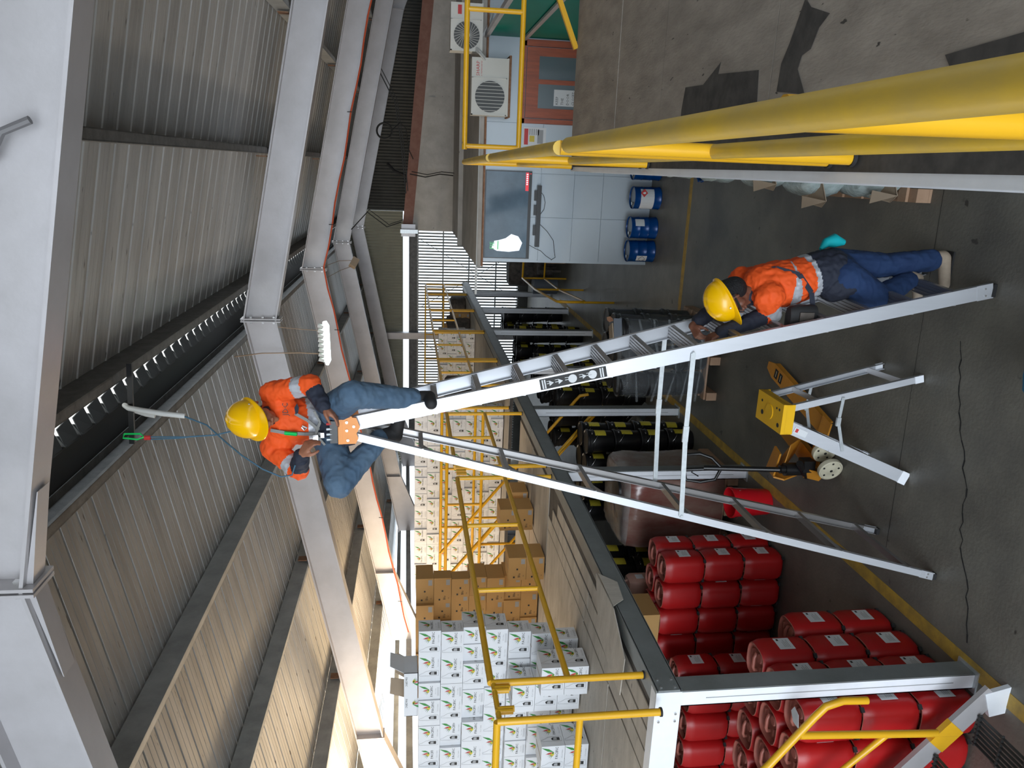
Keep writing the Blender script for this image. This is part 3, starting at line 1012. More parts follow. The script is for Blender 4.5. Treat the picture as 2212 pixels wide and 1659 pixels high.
# sticker with warning marks on the near front rail
dd = dF.normalized()
sv = Vector((dd.z, 0, -dd.x)).normalized()      # towards the front edge
org_ = L0 + dF * ((2.72 - L0.z) / dF.z) + Vector((0, -.0045, 0))
A = -dd
m = MB('ink')
hw = .032


def SP(u, v):
    return org_ + A * u + sv * v


m.poly([SP(0, -hw), SP(.40, -hw), SP(.40, hw), SP(0, hw)], .002, (0, -1, 0))
stk = m.build('warning_sticker', lad)
stk['label'] = 'black sticker with white warning symbols'
m = MB('paper')
up_ = Vector((0, -.0032, 0))


def tri(u, s_):
    a_, b_, c_ = SP(u, -s_ * .9) + up_, SP(u, s_ * .9) + up_, SP(u + s_ * 1.5, 0) + up_
    m.poly([a_, b_, c_], .001, (0, -1, 0))


def disc(u, r_, mt='paper'):
    m.use(mt)
    m.poly([SP(u + r_ * math.cos(i * PI / 8), r_ * math.sin(i * PI / 8)) + up_ for i in range(16)], .001, (0, -1, 0))
    m.use('paper')


def bq(u, v, du, dv):
    m.poly([SP(u, v) + up_, SP(u + du, v) + up_, SP(u + du, v + dv) + up_, SP(u, v + dv) + up_], .001, (0, -1, 0))


tri(.055, .018)
tri(.11, .018)
disc(.195, .026)
tri(.255, .016)
disc(.315, .026)
for u in (.012, .026, .36, .374):
    bq(u, -.028, .008, .056)
for u in (.04, .09, .15, .235, .28):
    bq(u, -.002, .03, .004)
    bq(u, .012, .022, .003)
tag(m.build('sticker_symbols', lad), kind='stuff')

# ------------------------------------------------------------------ small step ladder with yellow cap
sl = thing('step_ladder', (-1.62, 4.77, 0), 'small open aluminium step ladder with a yellow top cap', 'ladder')
f0, f1 = Vector((-2.0, 4.53, .01)), Vector((-1.62, 4.60, .93))
f2, f3 = Vector((-2.03, 5.02, .01)), Vector((-1.64, 4.92, .95))
r0, r1 = Vector((-1.27, 4.56, .01)), Vector((-1.50, 4.60, .93))
r2, r3 = Vector((-1.30, 5.02, .01)), Vector((-1.50, 4.92, .95))
for nm, a, b, dp, s in (('front_rail', f0, f1, .085, 1), ('front_rail', f2, f3, .085, -1), ('rear_rail', r0, r1, .045, 1), ('rear_rail', r2, r3, .045, -1)):
    channel(MB('alu'), a, b, dp, .025, s).build(nm, sl)
    d = (b - a).normalized()
    MB('postwhite').bar(a, a + d * .06, dp + .006, .010, (0, 1, 0)).build('foot', sl)
for z in (.28, .60):
    tt = z / .93
    a, b = f0.lerp(f1, tt), f2.lerp(f3, tt)
    MB('alu_shaded').bar(a, b, .09, .02).build('step', sl)
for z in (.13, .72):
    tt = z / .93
    MB('alu_shaded').bar(r0.lerp(r1, tt), r2.lerp(r3, tt), .04, .006).build('rear_bar', sl)
for (a, b, c, d_, y_) in ((r0, r1, f0, f1, -.01), (r2, r3, f2, f3, .01)):
    p, q = a.lerp(b, .60) + Vector((0, y_, 0)), c.lerp(d_, .55) + Vector((0, y_, 0))
    mid = p.lerp(q, .45) + Vector((0, 0, .035))
    MB('galv').bar(p, mid, .005, .022).bar(mid, q, .005, .022).box(mid, (.06, .016, .03)).build('spreader', sl)
m = MB('yellow_plain')
m.b2((-1.46, 4.57, .955), (-1.67, 4.95, .985))
m.b2((-1.46, 4.57, .90), (-1.67, 4.58, .96)).b2((-1.46, 4.94, .90), (-1.67, 4.95, .96)).b2((-1.46, 4.57, .92), (-1.47, 4.95, .96)).b2((-1.66, 4.57, .92), (-1.67, 4.95, .96))
m.tube([(-1.565, 4.76, .984), (-1.565, 4.76, .990)], .055, 20)
m.build('top_cap', sl)
m = MB('ink')
for (x_, y_, r_) in ((-1.62, 4.62, .016), (-1.51, 4.62, .010), (-1.51, 4.66, .008), (-1.60, 4.86, .018), (-1.52, 4.88, .010)):
    m.tube([(x_, y_, .984), (x_, y_, .987)], r_, 10)
tag(m.build('cap_holes', sl), kind='stuff')
_d = (f1 - f0).normalized()
_s = Vector((_d.z, 0, -_d.x))
_c = f0.lerp(f1, .84) + Vector((0, -.0035, 0))
m = MB('paper').poly([_c - _s * .022, _c + _s * .022, _c + _s * .022 + _d * .10, _c - _s * .022 + _d * .10], .002, (0, -1, 0))
m.build('rail_sticker', sl)
m = MB('lr').poly([_c - _s * .012 + _d * .07 + Vector((0, -.003, 0)), _c + _s * .014 + _d * .07 + Vector((0, -.003, 0)), _c + _s * .014 + _d * .09 + Vector((0, -.003, 0)), _c - _s * .012 + _d * .09 + Vector((0, -.003, 0))], .001, (0, -1, 0))
m.build('sticker_mark', sl)

# ------------------------------------------------------------------ pallet jack
pj = thing('pallet_jack', (-2.2, 5.8, 0), 'orange hand pallet jack with black handle and cream wheels', 'pallet jack')
fd = Vector((.28, 1.17, 0)).normalized()
fs = Vector((fd.y, -fd.x, 0))
for (st, nm) in ((Vector((-1.97, 5.50, 0)), 'fork'), (Vector((-2.33, 5.60, 0)), 'fork')):
    m = MB('jack')
    e = st + fd * 1.14
    hw_ = .075
    top = [st - fs * hw_, st + fs * hw_, e + fs * hw_ - fd * .12, e + fs * .035, e - fs * .035, e - fs * hw_ - fd * .12]
    m.poly([p + Vector((0, 0, .075)) for p in top], .012, (0, 0, 1))
    m.poly([p + Vector((0, 0, .035)) for p in (top[0], top[5], top[5] + fs * .008, top[0] + fs * .008)], .045, (0, 0, 1))
    m.poly([p + Vector((0, 0, .035)) for p in (top[1], top[2], top[2] - fs * .008, top[1] - fs * .008)], .045, (0, 0, 1))
    f_ = m.build(nm, pj)
    m = MB('blackrub')
    for q in (.86, .95):
        c_ = st + fd * q + Vector((0, 0, .0885))
        m.poly([c_ - fs * .045 - fd * .03, c_ + fs * .045 - fd * .03, c_ + fs * .045 + fd * .03, c_ - fs * .045 + fd * .03], .001, (0, 0, 1))
    m.build('wheel_slot', pj)
    m = MB('cream')
    for q in (.86, .95):
        c_ = st + fd * q + Vector((0, 0, .052))
        m.tube([c_ - fs * .03, c_ + fs * .03], .039, 12)
    m.build('load_roller', pj, True)
# head frame
hb = Vector((-2.14, 5.46, 0))
m = MB('jack')
c0 = hb - fs * .26
c1 = hb + fs * .26
m.poly([c0 + Vector((0, 0, .09)), c0 + fd * .14 + Vector((0, 0, .09)), c1 + fd * .14 + Vector((0, 0, .09)), c1 + Vector((0, 0, .09))], .014, (0, 0, 1))
a = Vector((-2.30, 5.60, 0))
m.poly([a + Vector((-.02, .28, .10)), a + Vector((.14, .20, .10)), a + Vector((.16, -.04, .33)), a + Vector((-.06, -.02, .36)), a + Vector((-.12, .22, .30))], .016, (1, 0, .2))
m.poly([a + Vector((-.14, .24, .36)), a + Vector((.10, .14, .36)), a + Vector((.08, .0, .38)), a + Vector((-.14, .06, .38))], .016, (0, 0, 1))
m.poly([a + Vector((-.14, .24, .12)), a + Vector((-.14, .24, .37)), a + Vector((-.16, .06, .39)), a + Vector((-.18, .04, .30)), a + Vector((-.17, .12, .14))], .014, (1, 0, 0))
m.build('head_frame', pj)
m = MB('black')
m.tube([(-2.34, 5.56, .12), (-2.34, 5.56, .36)], .055, 16).tube([(-2.34, 5.56, .36), (-2.34, 5.56, .40)], .035, 12)
m.box((-2.28, 5.50, .20), (.10, .10, .10)).tube([(-2.40, 5.54, .16), (-2.24, 5.44, .30)], .028, 10)
m.build('pump', pj, True)
wax = Vector((.75, -.66, 0)).normalized()
for k, c_ in enumerate((Vector((-2.245, 5.32, .10)), Vector((-2.14, 5.44, .10)))):
    m = MB('cream')
    rot = Matrix((wax.cross(Vector((0, 0, 1))).normalized(), Vector((0, 0, 1)), wax)).transposed()
    wv = Vector((-.35, -.93, 0)).normalized()
    rot = wv.to_track_quat('Z', 'Y').to_matrix()
    m.lathe([(.045, -.022), (.085, -.025), (.098, -.018), (.10, 0), (.098, .018), (.088, .022), (.082, .014), (.05, .010), (.034, .020), (.014, .024)], c_, 28, 0, rot)
    m.build('steer_wheel', pj, True)
    m = MB('ink')
    for q in range(5):
        ang = q * 2 * PI / 5
        pc = c_ + rot @ Vector((.066 * math.cos(ang), .066 * math.sin(ang), .0125))
        m.tube([pc, pc + wv * .003], .009, 8)
    m.tube([c_ + wv * .02, c_ + wv * .027], .012, 8)
    tag(m.build('wheel_recesses', pj), kind='stuff')
m = MB('jack').b2((-2.30, 5.46, .04), (-2.36, 5.52, .12))
m.poly([(-2.42, 5.48, .08), (-2.32, 5.40, .08), (-2.30, 5.44, .20), (-2.40, 5.52, .20)], .012, (0, 1, 0))
m.build('fender', pj)
hb0 = Vector((-2.345, 5.56, .36))
ht = Vector((-2.40, 5.76, .98))
m = MB('black').tube([hb0, ht], .022, 12)
m.build('handle_shaft', pj, True)
sx_ = Vector((1, .1, 0)).normalized()
m = MB('black')
hd = (ht - hb0).normalized()
lp = [ht - sx_ * .01 - hd * .14, ht - sx_ * .10 - hd * .10, ht - sx_ * .125 + hd * .02, ht - sx_ * .11 + hd * .14, ht + hd * .16 - sx_ * .03, ht + hd * .18 + sx_ * .04, ht + sx_ * .115 + hd * .16, ht + sx_ * .125 + hd * .04, ht + sx_ * .09 - hd * .06, ht + sx_ * .01 - hd * .14]
m.tube(lp, .014, 10)
m.tube([ht + hd * .16 - sx_ * .02, ht - hd * .14], .016, 10)
m.tube([ht + hd * .06, ht + hd * .10 - sx_ * .04, ht + hd * .04 - sx_ * .075], .006, 6)
m.build('loop_handle', pj, True)
m = MB('ink')
m.text('5BI', (-2.30, 5.835, .2 + .1765 - .0), (-.85, -.10, 0), (.05, .9, 0), .001)
m.k = 0
m.build('print_mark', pj)
# red bucket
bk = thing('bucket', (-3.04, 6.42, 0), 'bright red plastic bucket standing on the floor by the yellow line', 'bucket')
m = MB('bucket').lathe([(.02, .002), (.118, .0), (.125, .02), (.142, .36), (.15, .365), (.15, .39), (.141, .39), (.135, .36), (.11, .03), (.02, .02)], (-3.04, 6.42, 0), 28)
m.build('shell', bk, True)
m = MB('chrome')
m.tube([(-3.04 + .15 * math.cos(a_), 6.42 + .10 * math.sin(a_) - .06, .33 - .10 * math.sin(a_)) for a_ in [i * PI / 14 for i in range(15)]], .003, 6)
m.build('wire_handle', bk, True)

# ------------------------------------------------------------------ red jerrycans
jx = thing('jerrycan', (0, 0, -50), 'x', 'jerrycan')
ORG[jx] = Vector((0, 0, 0))
m = MB('red').lathe([(.05, .004), (.100, .002), (.118, .012), (.130, .035), (.1335, .07), (.1335, .30), (.131, .335), (.121, .362), (.117, .376), (.112, .378), (.110, .372)], n=24, sq=1.3, caps=(1, 0))
m.build('body', jx, True)
m = MB('redtop').lathe([(.1175, .3765), (.114, .3795), (.110, .378), (.106, .345), (.06, .340), (.02, .340)], n=24, sq=1.3, caps=(0, 1))
m.build('top_dish', jx, True)
m = MB('redtop').tube([(-.075, .02, .335), (-.075, .02, .362), (-.05, .02, .373), (.02, .02, .373), (.05, .02, .362), (.05, .02, .335)], .012, 8)
m.box((-.03, -.055, .35), (.05, .012, .03)).box((.03, .075, .35), (.05, .012, .03))
m.build('handle', jx, True)
MB('redtop').lathe([(.032, .335), (.033, .368), (.028, .374), (.01, .374)], (.055, -.045, 0), 14).build('screw_cap', jx, True)
m = MB('blackrub')
for (a_, b_) in ((.094, .094), (.094, -.094), (-.094, .094), (-.094, -.094)):
    m.box((a_ * 1.04, b_ * 1.04, .010), (.03, .03, .022), Matrix.Rotation(PI / 4, 3, 'Z'))
tag(m.build('base_notches', jx), kind='stuff')
m = MB('paper').poly([(.134, -.060, .13), (.134, .060, .13), (.134, .060, .24), (.134, -.060, .24)], .001, (1, 0, 0))
lb = m.build('label_sheet', jx)
m = MB('inkgrey')
for k in range(4):
    m.poly([(.1352, -.04, .155 + k * .012), (.1352, .04 - (k % 2) * .02, .155 + k * .012), (.1352, .04 - (k % 2) * .02, .159 + k * .012), (.1352, -.04, .159 + k * .012)], .0004, (1, 0, 0))
m.use('ink').poly([(.1352, .030, .21), (.1352, .050, .21), (.1352, .050, .225), (.1352, .030, .225)], .0004, (1, 0, 0))
tag(m.build('label_print', lb), kind='stuff')
freeze(jx)
GK[lb] = [o for o in bpy.data.objects if o.parent == lb]
first = [True]
JH = .383


def jug(x_, y_, lv, lab, grp, rz=0.0, label_on=True):
    r = dup(jx, (x_, y_, JH * lv + .012 + 0.0), rz, lab, grp)
    return r


def grid_label(kind, wherefrom, i, j, k, n_l):
    lv = {0: 'bottom', n_l - 1: 'top'}.get(k, ['', 'second', 'third', 'fourth', 'fifth'][k] if k < 5 else 'upper')
    return '%s, %s layer, %s column from aisle, %s row, %s' % (kind, lv, ORD[i], ORD[j], wherefrom)


for (grp, where, xs_, ys_, nl) in (('red jerrycans stacked behind the near post', 'stack behind near post', [-3.155, -3.43, -3.705, -3.98, -4.255], [3.62, 3.895, 4.17], 3),
                                   ('red jerrycans stacked beyond the open brown box', 'stack beyond brown box', [-3.50, -3.775, -4.05, -4.325], [6.05, 6.325], 3),
                                   ('red jerrycans stacked deep under the loft', 'inner stack under loft', [-4.25, -4.525, -4.80, -5.075, -5.35], [5.22, 5.495], 3)):
    for i, x_ in enumerate(xs_):
        for j, y_ in enumerate(ys_):
            for k in range(nl):
                if k < nl - 1 and i > 0 and j > 0:
                    continue
                jug(x_ + random.uniform(-.006, .006), y_ + random.uniform(-.006, .006), k,
                    grid_label('red jerrycan', where, i, j, k, nl), grp)
for k in range(2):
    jug(-3.17, 4.47, k, 'red jerrycan without visible label, ' + ['lower', 'upper'][k] + ' of the low pair behind the near stack', 'low pair of red jerrycans')
# torn white paper on a near jug
tp = MB('paper').poly([(-3.17, 3.54, 1.166), (-3.09, 3.56, 1.166), (-3.07, 3.61, 1.168), (-3.12, 3.64, 1.167), (-3.17, 3.60, 1.167)], .002, (0, 0, 1)).build('torn_paper', org=(-3.12, 3.58, 1.165))
tag(tp, 'scrap of torn white paper lying on a near red jerrycan', 'paper')
for c in KIDS[jx]:
    for g_ in GK.get(c, []):
        bpy.data.objects.remove(g_)
    bpy.data.objects.remove(c)
bpy.data.objects.remove(jx)

# ------------------------------------------------------------------ black pails
pl = thing('pail', (0, 0, -50), 'x', 'pail')
ORG[pl] = Vector((0, 0, 0))
MB('black').lathe([(.04, .006), (.122, .0), (.130, .012), (.137, .24), (.146, .244), (.146, .256), (.139, .26), (.141, .305), (.02, .306)], n=22).build('body', pl, True)
MB('black').lathe([(.02, .300), (.150, .300), (.153, .31), (.152, .326), (.143, .332), (.134, .322), (.02, .322)], n=22).build('lid', pl, True)
m = MB('ylabel')
vs = []
for i in range(7):
    a_ = -.42 + i * .14 - .25
    for z_ in (.10, .235):
        rr = .1325 + .0072 * (z_ / .24) + .0012
        vs.append((rr * math.cos(a_), rr * math.sin(a_), z_))
m.add(vs, [(2 * i, 2 * i + 2, 2 * i + 3, 2 * i + 1) for i in range(6)])
m.build('yellow_label', pl)
m = MB('chrome').box((.128, -.062, .275), (.012, .03, .012)).tube([(.02, -.139, .28), (.05, -.148, .262), (.09, -.128, .23), (.12, -.09, .21)], .003, 5)
m.build('wire_handle', pl, True)
freeze(pl)
PH = .334
GK[pl] = []


def pail_stack(grp, where, xs_, ys_, nl, z0=0.0, rz=0.0):
    for i, x_ in enumerate(xs_):
        for j, y_ in enumerate(ys_):
            for k in range(nl):
                if k < nl - 1 and i > 0 and j > 0:
                    continue
                dup(pl, (x_ + random.uniform(-.006, .006), y_ + random.uniform(-.006, .006), z0 + PH * k), rz + random.uniform(-.12, .12),
                    grid_label('black pail', where, i, j, k, nl), grp)


pail_stack('black pails stacked before the third post', 'stack before third post', [-3.17, -3.475, -3.78, -4.085], [8.50, 8.81], 4)
pail_stack('black pails stacked behind the wrapped block', 'stack left of wrapped block', [-4.25, -4.56, -4.87], [7.3, 7.61], 4)
pail_stack('black pails below the stair opening', 'stack beyond stair rail', [-3.2, -3.51, -3.82], [10.45, 10.76], 4)
pail_stack('black pails in the dark bay behind the ladder top', 'dark bay stack', [-3.2, -3.51], [11.6, 11.91, 12.22, 12.53], 4)
pail_stack('black pails in the bay third from the far end', 'third bay stack from far end', [-3.2, -3.51, -3.82], [14.6, 14.91], 4)
pail_stack('black pails in the farthest bay', 'farthest bay stack', [-3.2, -3.51], [16.7, 17.01], 4)
pail_stack('black pails under the pink jerrycan', 'stack under pink jerrycan', [-4.08, -4.39], [6.72], 3)

# wrapped pallet of pails in the aisle
pt = thing('pallet', (-2.0, 8.35, 0), 'wooden pallet under the film wrapped black pails behind the ladder', 'pallet', rz=0)


def pallet(t_, x0, x1, y0, y1, h=.14, nb=6):
    for k in range(nb):
        yy = y0 + (y1 - y0) * (k + .5) / nb
        MB('pallet').b2((x0, yy - .045, h - .02), (x1, yy + .045, h)).build('board', t_)
    for xx in (x0, (x0 + x1) / 2 - .045, x1 - .09):
        MB('pallet').b2((xx, y0, .022), (xx + .09, y1, h - .021)).build('block', t_)
    for xx in (x0, (x0 + x1) / 2 - .045, x1 - .09):
        MB('pallet').b2((xx, y0, .001), (xx + .09, y1, .021)).build('skid', t_)


pallet(pt, -2.46, -1.54, 7.88, 8.84)
pail_stack('black pails wrapped in clear film', 'film wrapped pallet', [-1.70, -2.0, -2.30], [8.05, 8.36, 8.67], 3, z0=.141, rz=2.4)
t = thing('stretch_film', (-2.0, 8.35, .14), 'wrinkled clear stretch film wound round the pallet of black pails', 'plastic film')
m = MB('film')
n, rows = 64, 12
vs = []
for r_ in range(rows):
    z_ = .145 + 1.02 * r_ / (rows - 1)
    for k in range(n):
        a_ = 2 * PI * k / n
        e = 5.0
        f_ = 1 / (abs(math.cos(a_)) ** e + abs(math.sin(a_)) ** e) ** (1 / e)
        wv_ = 1 + .012 * math.sin(a_ * 9 + r_ * .8) + random.uniform(-.012, .012) - (.10 if r_ == rows - 1 else 0)
        vs.append((-2.0 + .475 * f_ * math.cos(a_) * wv_, 8.36 + .475 * f_ * math.sin(a_) * wv_, z_ + random.uniform(-.01, .01) + (.02 * math.sin(a_ * 3) if r_ == rows - 1 else 0)))
m.add(vs, [(r_ * n + k, r_ * n + (k + 1) % n, (r_ + 1) * n + (k + 1) % n, (r_ + 1) * n + k) for r_ in range(rows - 1) for k in range(n)])
m.build('film_wrap', t, True)
m = MB('film')
for k in range(5):
    vs = []
    z0_ = .2 + k * .17
    m.tube([(-1.53, 7.90, z0_ + .1), (-1.75, 7.872, z0_ + random.uniform(-.03, .12)), (-2.1, 7.87, z0_ + random.uniform(-.04, .1)), (-2.47, 7.89, z0_ + .05)], [.012, .02, .008, .016], 6)
m.build('film_folds', t, True)
t = thing('cardboard_box', (-1.72, 8.1, 1.16), 'dark grey box lying on top of the film wrapped pails', 'box')
m = MB('greybox').box((-1.70, 8.06, 1.19), (.26, .2, .09), Matrix.Rotation(.3, 3, 'Z'))
m.build('carton_body', t)
MB('kraft').box((-1.72, 8.02, 1.245), (.20, .14, .014), Matrix.Rotation(.5, 3, 'Z')).build('flap', t)
t = thing('rag', (-1.56, 8.0, 1.2), 'small crumpled reddish brown rag on the corner of the wrapped pails', 'rag')
m = MB('rust')
for k in range(4):
    a_ = Vector((-1.57 + .006 * k, 7.98, 1.245 + k * .008))
    m.poly([a_, a_ + Vector((.03, .01, .01)), a_ + Vector((.02, .01, .05)), a_ + Vector((-.02, .02, .04))], .004, (0, 1, 0))
m.build('cloth', t)

# film wrapped block beside post
t = thing('wrapped_pallet_load', (-3.5, 7.4, 0), 'film wrapped grey and dark red block load standing by the second post', 'wrapped load')


def blob_box(mt_, x0, x1, y0, y1, z0, z1, n=40, rows=12, jit=.012, e=7):
    m_ = MB(mt_)
    vs_ = []
    cx, cy, hx, hy = (x0 + x1) / 2, (y0 + y1) / 2, (x1 - x0) / 2, (y1 - y0) / 2
    prof = [(z0, .97)] + [(z0 + (z1 - z0) * q, 1 + .02 * math.sin(q * 9)) for q in [i / rows for i in range(1, rows - 1)]] + [(z1 - .05, .97), (z1 - .012, .90), (z1, .80), (z1 + .004, .4), (z1 + .004, .05)]
    for (z_, s_) in prof:
        for k in range(n):
            a_ = 2 * PI * k / n
            f_ = 1 / (abs(math.cos(a_)) ** e + abs(math.sin(a_)) ** e) ** (1 / e)
            q = s_ * f_ + random.uniform(-jit, jit)
            vs_.append((cx + hx * q * math.cos(a_), cy + hy * q * math.sin(a_), z_ + random.uniform(-jit, jit) * .4))
    R_ = len(prof)
    m_.add(vs_, [(r_ * n + k, r_ * n + (k + 1) % n, (r_ + 1) * n + (k + 1) % n, (r_ + 1) * n + k) for r_ in range(R_ - 1) for k in range(n)])
    m_.add(vs_[-n:], [tuple(range(n))])
    return m_


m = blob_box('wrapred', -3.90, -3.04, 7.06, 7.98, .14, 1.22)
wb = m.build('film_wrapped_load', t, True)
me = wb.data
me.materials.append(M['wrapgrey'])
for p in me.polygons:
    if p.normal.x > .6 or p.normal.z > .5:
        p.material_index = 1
MB('black').lathe([(.1, 0), (.12, .02), (.12, .05), (.02, .06)], (-3.3, 7.35, 1.2), 18).build('black_lid', t, True)
pp = thing('pallet', (-3.5, 7.4, 0), 'wooden pallet beneath the film wrapped dark red load', 'pallet')
pallet(pp, -3.86, -3.07, 7.08, 7.95, h=.135)
# pink jerrycan
t = thing('jerrycan', (-4.1, 6.72, PH * 3), 'pale pink square jerrycan standing on the black pails', 'jerrycan')
m = MB('pinkjug').lathe([(.06, 0), (.10, .005), (.108, .03), (.108, .20), (.09, .24), (.05, .25), (.02, .25)], (-4.1, 6.72, PH * 3), 20, sq=4)
m.build('body', t, True)
MB('pinkjug').tube([(-4.14, 6.72, PH * 3 + .24), (-4.12, 6.72, PH * 3 + .28), (-4.04, 6.72, PH * 3 + .28), (-4.03, 6.72, PH * 3 + .24)], .012, 8).build('handle', t, True)
MB('paper').b2((-3.9915, 6.68, PH * 3 + .08), (-3.990, 6.76, PH * 3 + .16)).build('label_sheet', t)

# open brown box on top of the jugs
t = thing('cardboard_box', (-4.15, 6.1, 1.16), 'open brown cardboard box standing on the red jerrycans under the loft edge', 'box')
bx0, bx1, by0, by1, b0, bz = -4.45, -3.93, 5.93, 6.30, 1.165, 1.42
m = MB('brownbox').b2((bx0, by0, b0), (bx1, by0 + .006, bz)).b2((bx0, by1 - .006, b0), (bx1, by1, bz)).b2((bx0, by0 + .006, b0), (bx0 + .006, by1 - .006, bz)).b2((bx1 - .006, by0 + .006, b0), (bx1, by1 - .006, bz)).b2((bx0 + .006, by0 + .006, b0), (bx1 - .006, by1 - .006, b0 + .008))
m.build('shell', t)
MB('kraft').poly([(bx1, by0, bz), (bx1, by1, bz), (bx1 + .19, by1 + .04, bz + .12), (bx1 + .19, by0 + .04, bz + .12)], .005, (0, 0, 1)).build('flap', t)
MB('kraft').poly([(bx0, by1, bz), (bx1, by1, bz), (bx1 - .02, by1 + .04, bz + .20), (bx0 + .03, by1 + .04, bz + .20)], .005, (0, -1, 0)).build('flap', t)
# cardboard sheet hanging over the beam
m = MB('ply').poly([(-3.35, 4.15, 2.085), (-3.30, 4.75, 2.085), (-2.90, 4.95, 2.082), (-2.885, 4.45, 2.082), (-3.05, 4.12, 2.083)], .006, (0, 0, 1))
m.poly([(-2.888, 4.48, 2.08), (-2.888, 4.92, 2.08), (-2.882, 4.78, 1.97), (-2.882, 4.55, 1.99)], .005, (1, 0, 0))
o = m.build('cardboard_sheet', org=(-3.1, 4.5, 2.085))
tag(o, 'torn board sheet folded over the left loft beam', 'board')

# ------------------------------------------------------------------ cartons with print


def leaf(mb, o, a_, L, wd, mt, ux, uz):
    d = ux * math.cos(a_) + uz * math.sin(a_)
    q = ux * -math.sin(a_) + uz * math.cos(a_)
    mb.use(mt)
    mb.add([o, o + d * L * .45 + q * wd, o + d * L, o + d * L * .45 - q * wd], [(0, 1, 2, 3)])


def logo(mb, o, s, ux, uz, nrm):
    o = o + nrm * .0006
    s = s * 1.18
    # fan of leaves: thin dark ones, yellow ones, one long green and one red
    for k, a_ in enumerate((2.75, 2.5, 2.25, 2.0, 1.75)):
        leaf(mb, o, a_, s * (.62 - .03 * k), s * .032, 'ink' if k % 2 else 'lg', ux, uz)
    for a_ in (2.9, 2.6, 2.3):
        leaf(mb, o + nrm * .0004, a_, s * .38, s * .075, 'ly', ux, uz)
    leaf(mb, o + nrm * .0006, 1.85, s * .60, s * .060, 'lr', ux, uz)
    leaf(mb, o + nrm * .0008, 1.15, s * .95, s * .095, 'lg', ux, uz)
    leaf(mb, o + nrm * .0010, 2.35, s * .20, s * .07, 'lg', ux, uz)


def face_print(mb, o, W, H, ux, uz, nrm, wide):
    """o = lower left corner of the face"""
    if wide:
        lx = W * .66
        logo(mb, o + ux * (W * .78) + uz * (H * .46), H * .52, ux, uz, nrm)
        mb.use('ink').text('PACIFIC', o + ux * (W * .52) + uz * (H * .28) + nrm * .0012, ux, uz, H * .17)
        mb.use('inkgrey').text('12 x 1 Litre', o + ux * (W * .56) + uz * (H * .08) + nrm * .0012, ux, uz, H * .085)
        # bottle picture
        c_ = o + ux * (W * .22) + uz * (H * .08) + nrm * .0012
        out = [(.0, 0), (.26, 0), (.28, .30), (.24, .56), (.13, .74), (.10, .86), (.02, .86), (.0, .5)]
        mb.use('inkgrey')
        for i in range(len(out)):
            a_, b_ = out[i], out[(i + 1) % len(out)]
            pa, pb = c_ + ux * a_[0] * H + uz * a_[1] * H, c_ + ux * b_[0] * H + uz * b_[1] * H
            d = (pb - pa).normalized()
            q = d.cross(nrm) * .0011
            mb.add([pa - q, pb - q, pb + q, pa + q], [(0, 1, 2, 3)])
        mb.use('ink').add([c_ + ux * x_ * H + uz * y_ * H + nrm * .0003 for x_, y_ in ((.05, .08), (.21, .08), (.22, .34), (.15, .44), (.06, .40))], [(0, 1, 2, 3, 4)])
        mb.use('inkgrey').add([c_ + ux * x_ * H + uz * y_ * H + nrm * .0006 for x_, y_ in ((.07, .20), (.20, .20), (.20, .33), (.08, .36))], [(0, 1, 2, 3)])
    else:
        logo(mb, o + ux * (W * .62) + uz * (H * .50), H * .46, ux, uz, nrm)
        mb.use('ink').text('PACIFIC', o + ux * (W * .16) + uz * (H * .34) + nrm * .0012, ux, uz, min(H * .165, W * .19))
        mb.use('inkgrey').text('12 x 1 Litre', o + ux * (W * .30) + uz * (H * .19) + nrm * .0012, ux, uz, H * .07)
        for k in range(3):
            p = o + ux * (W * .2) + uz * (H * (.05 + k * .035)) + nrm * .0012
            mb.add([p, p + ux * W * .55, p + ux * W * .55 + uz * H * .012, p + uz * H * .012], [(0, 1, 2, 3)])


_cart = {}


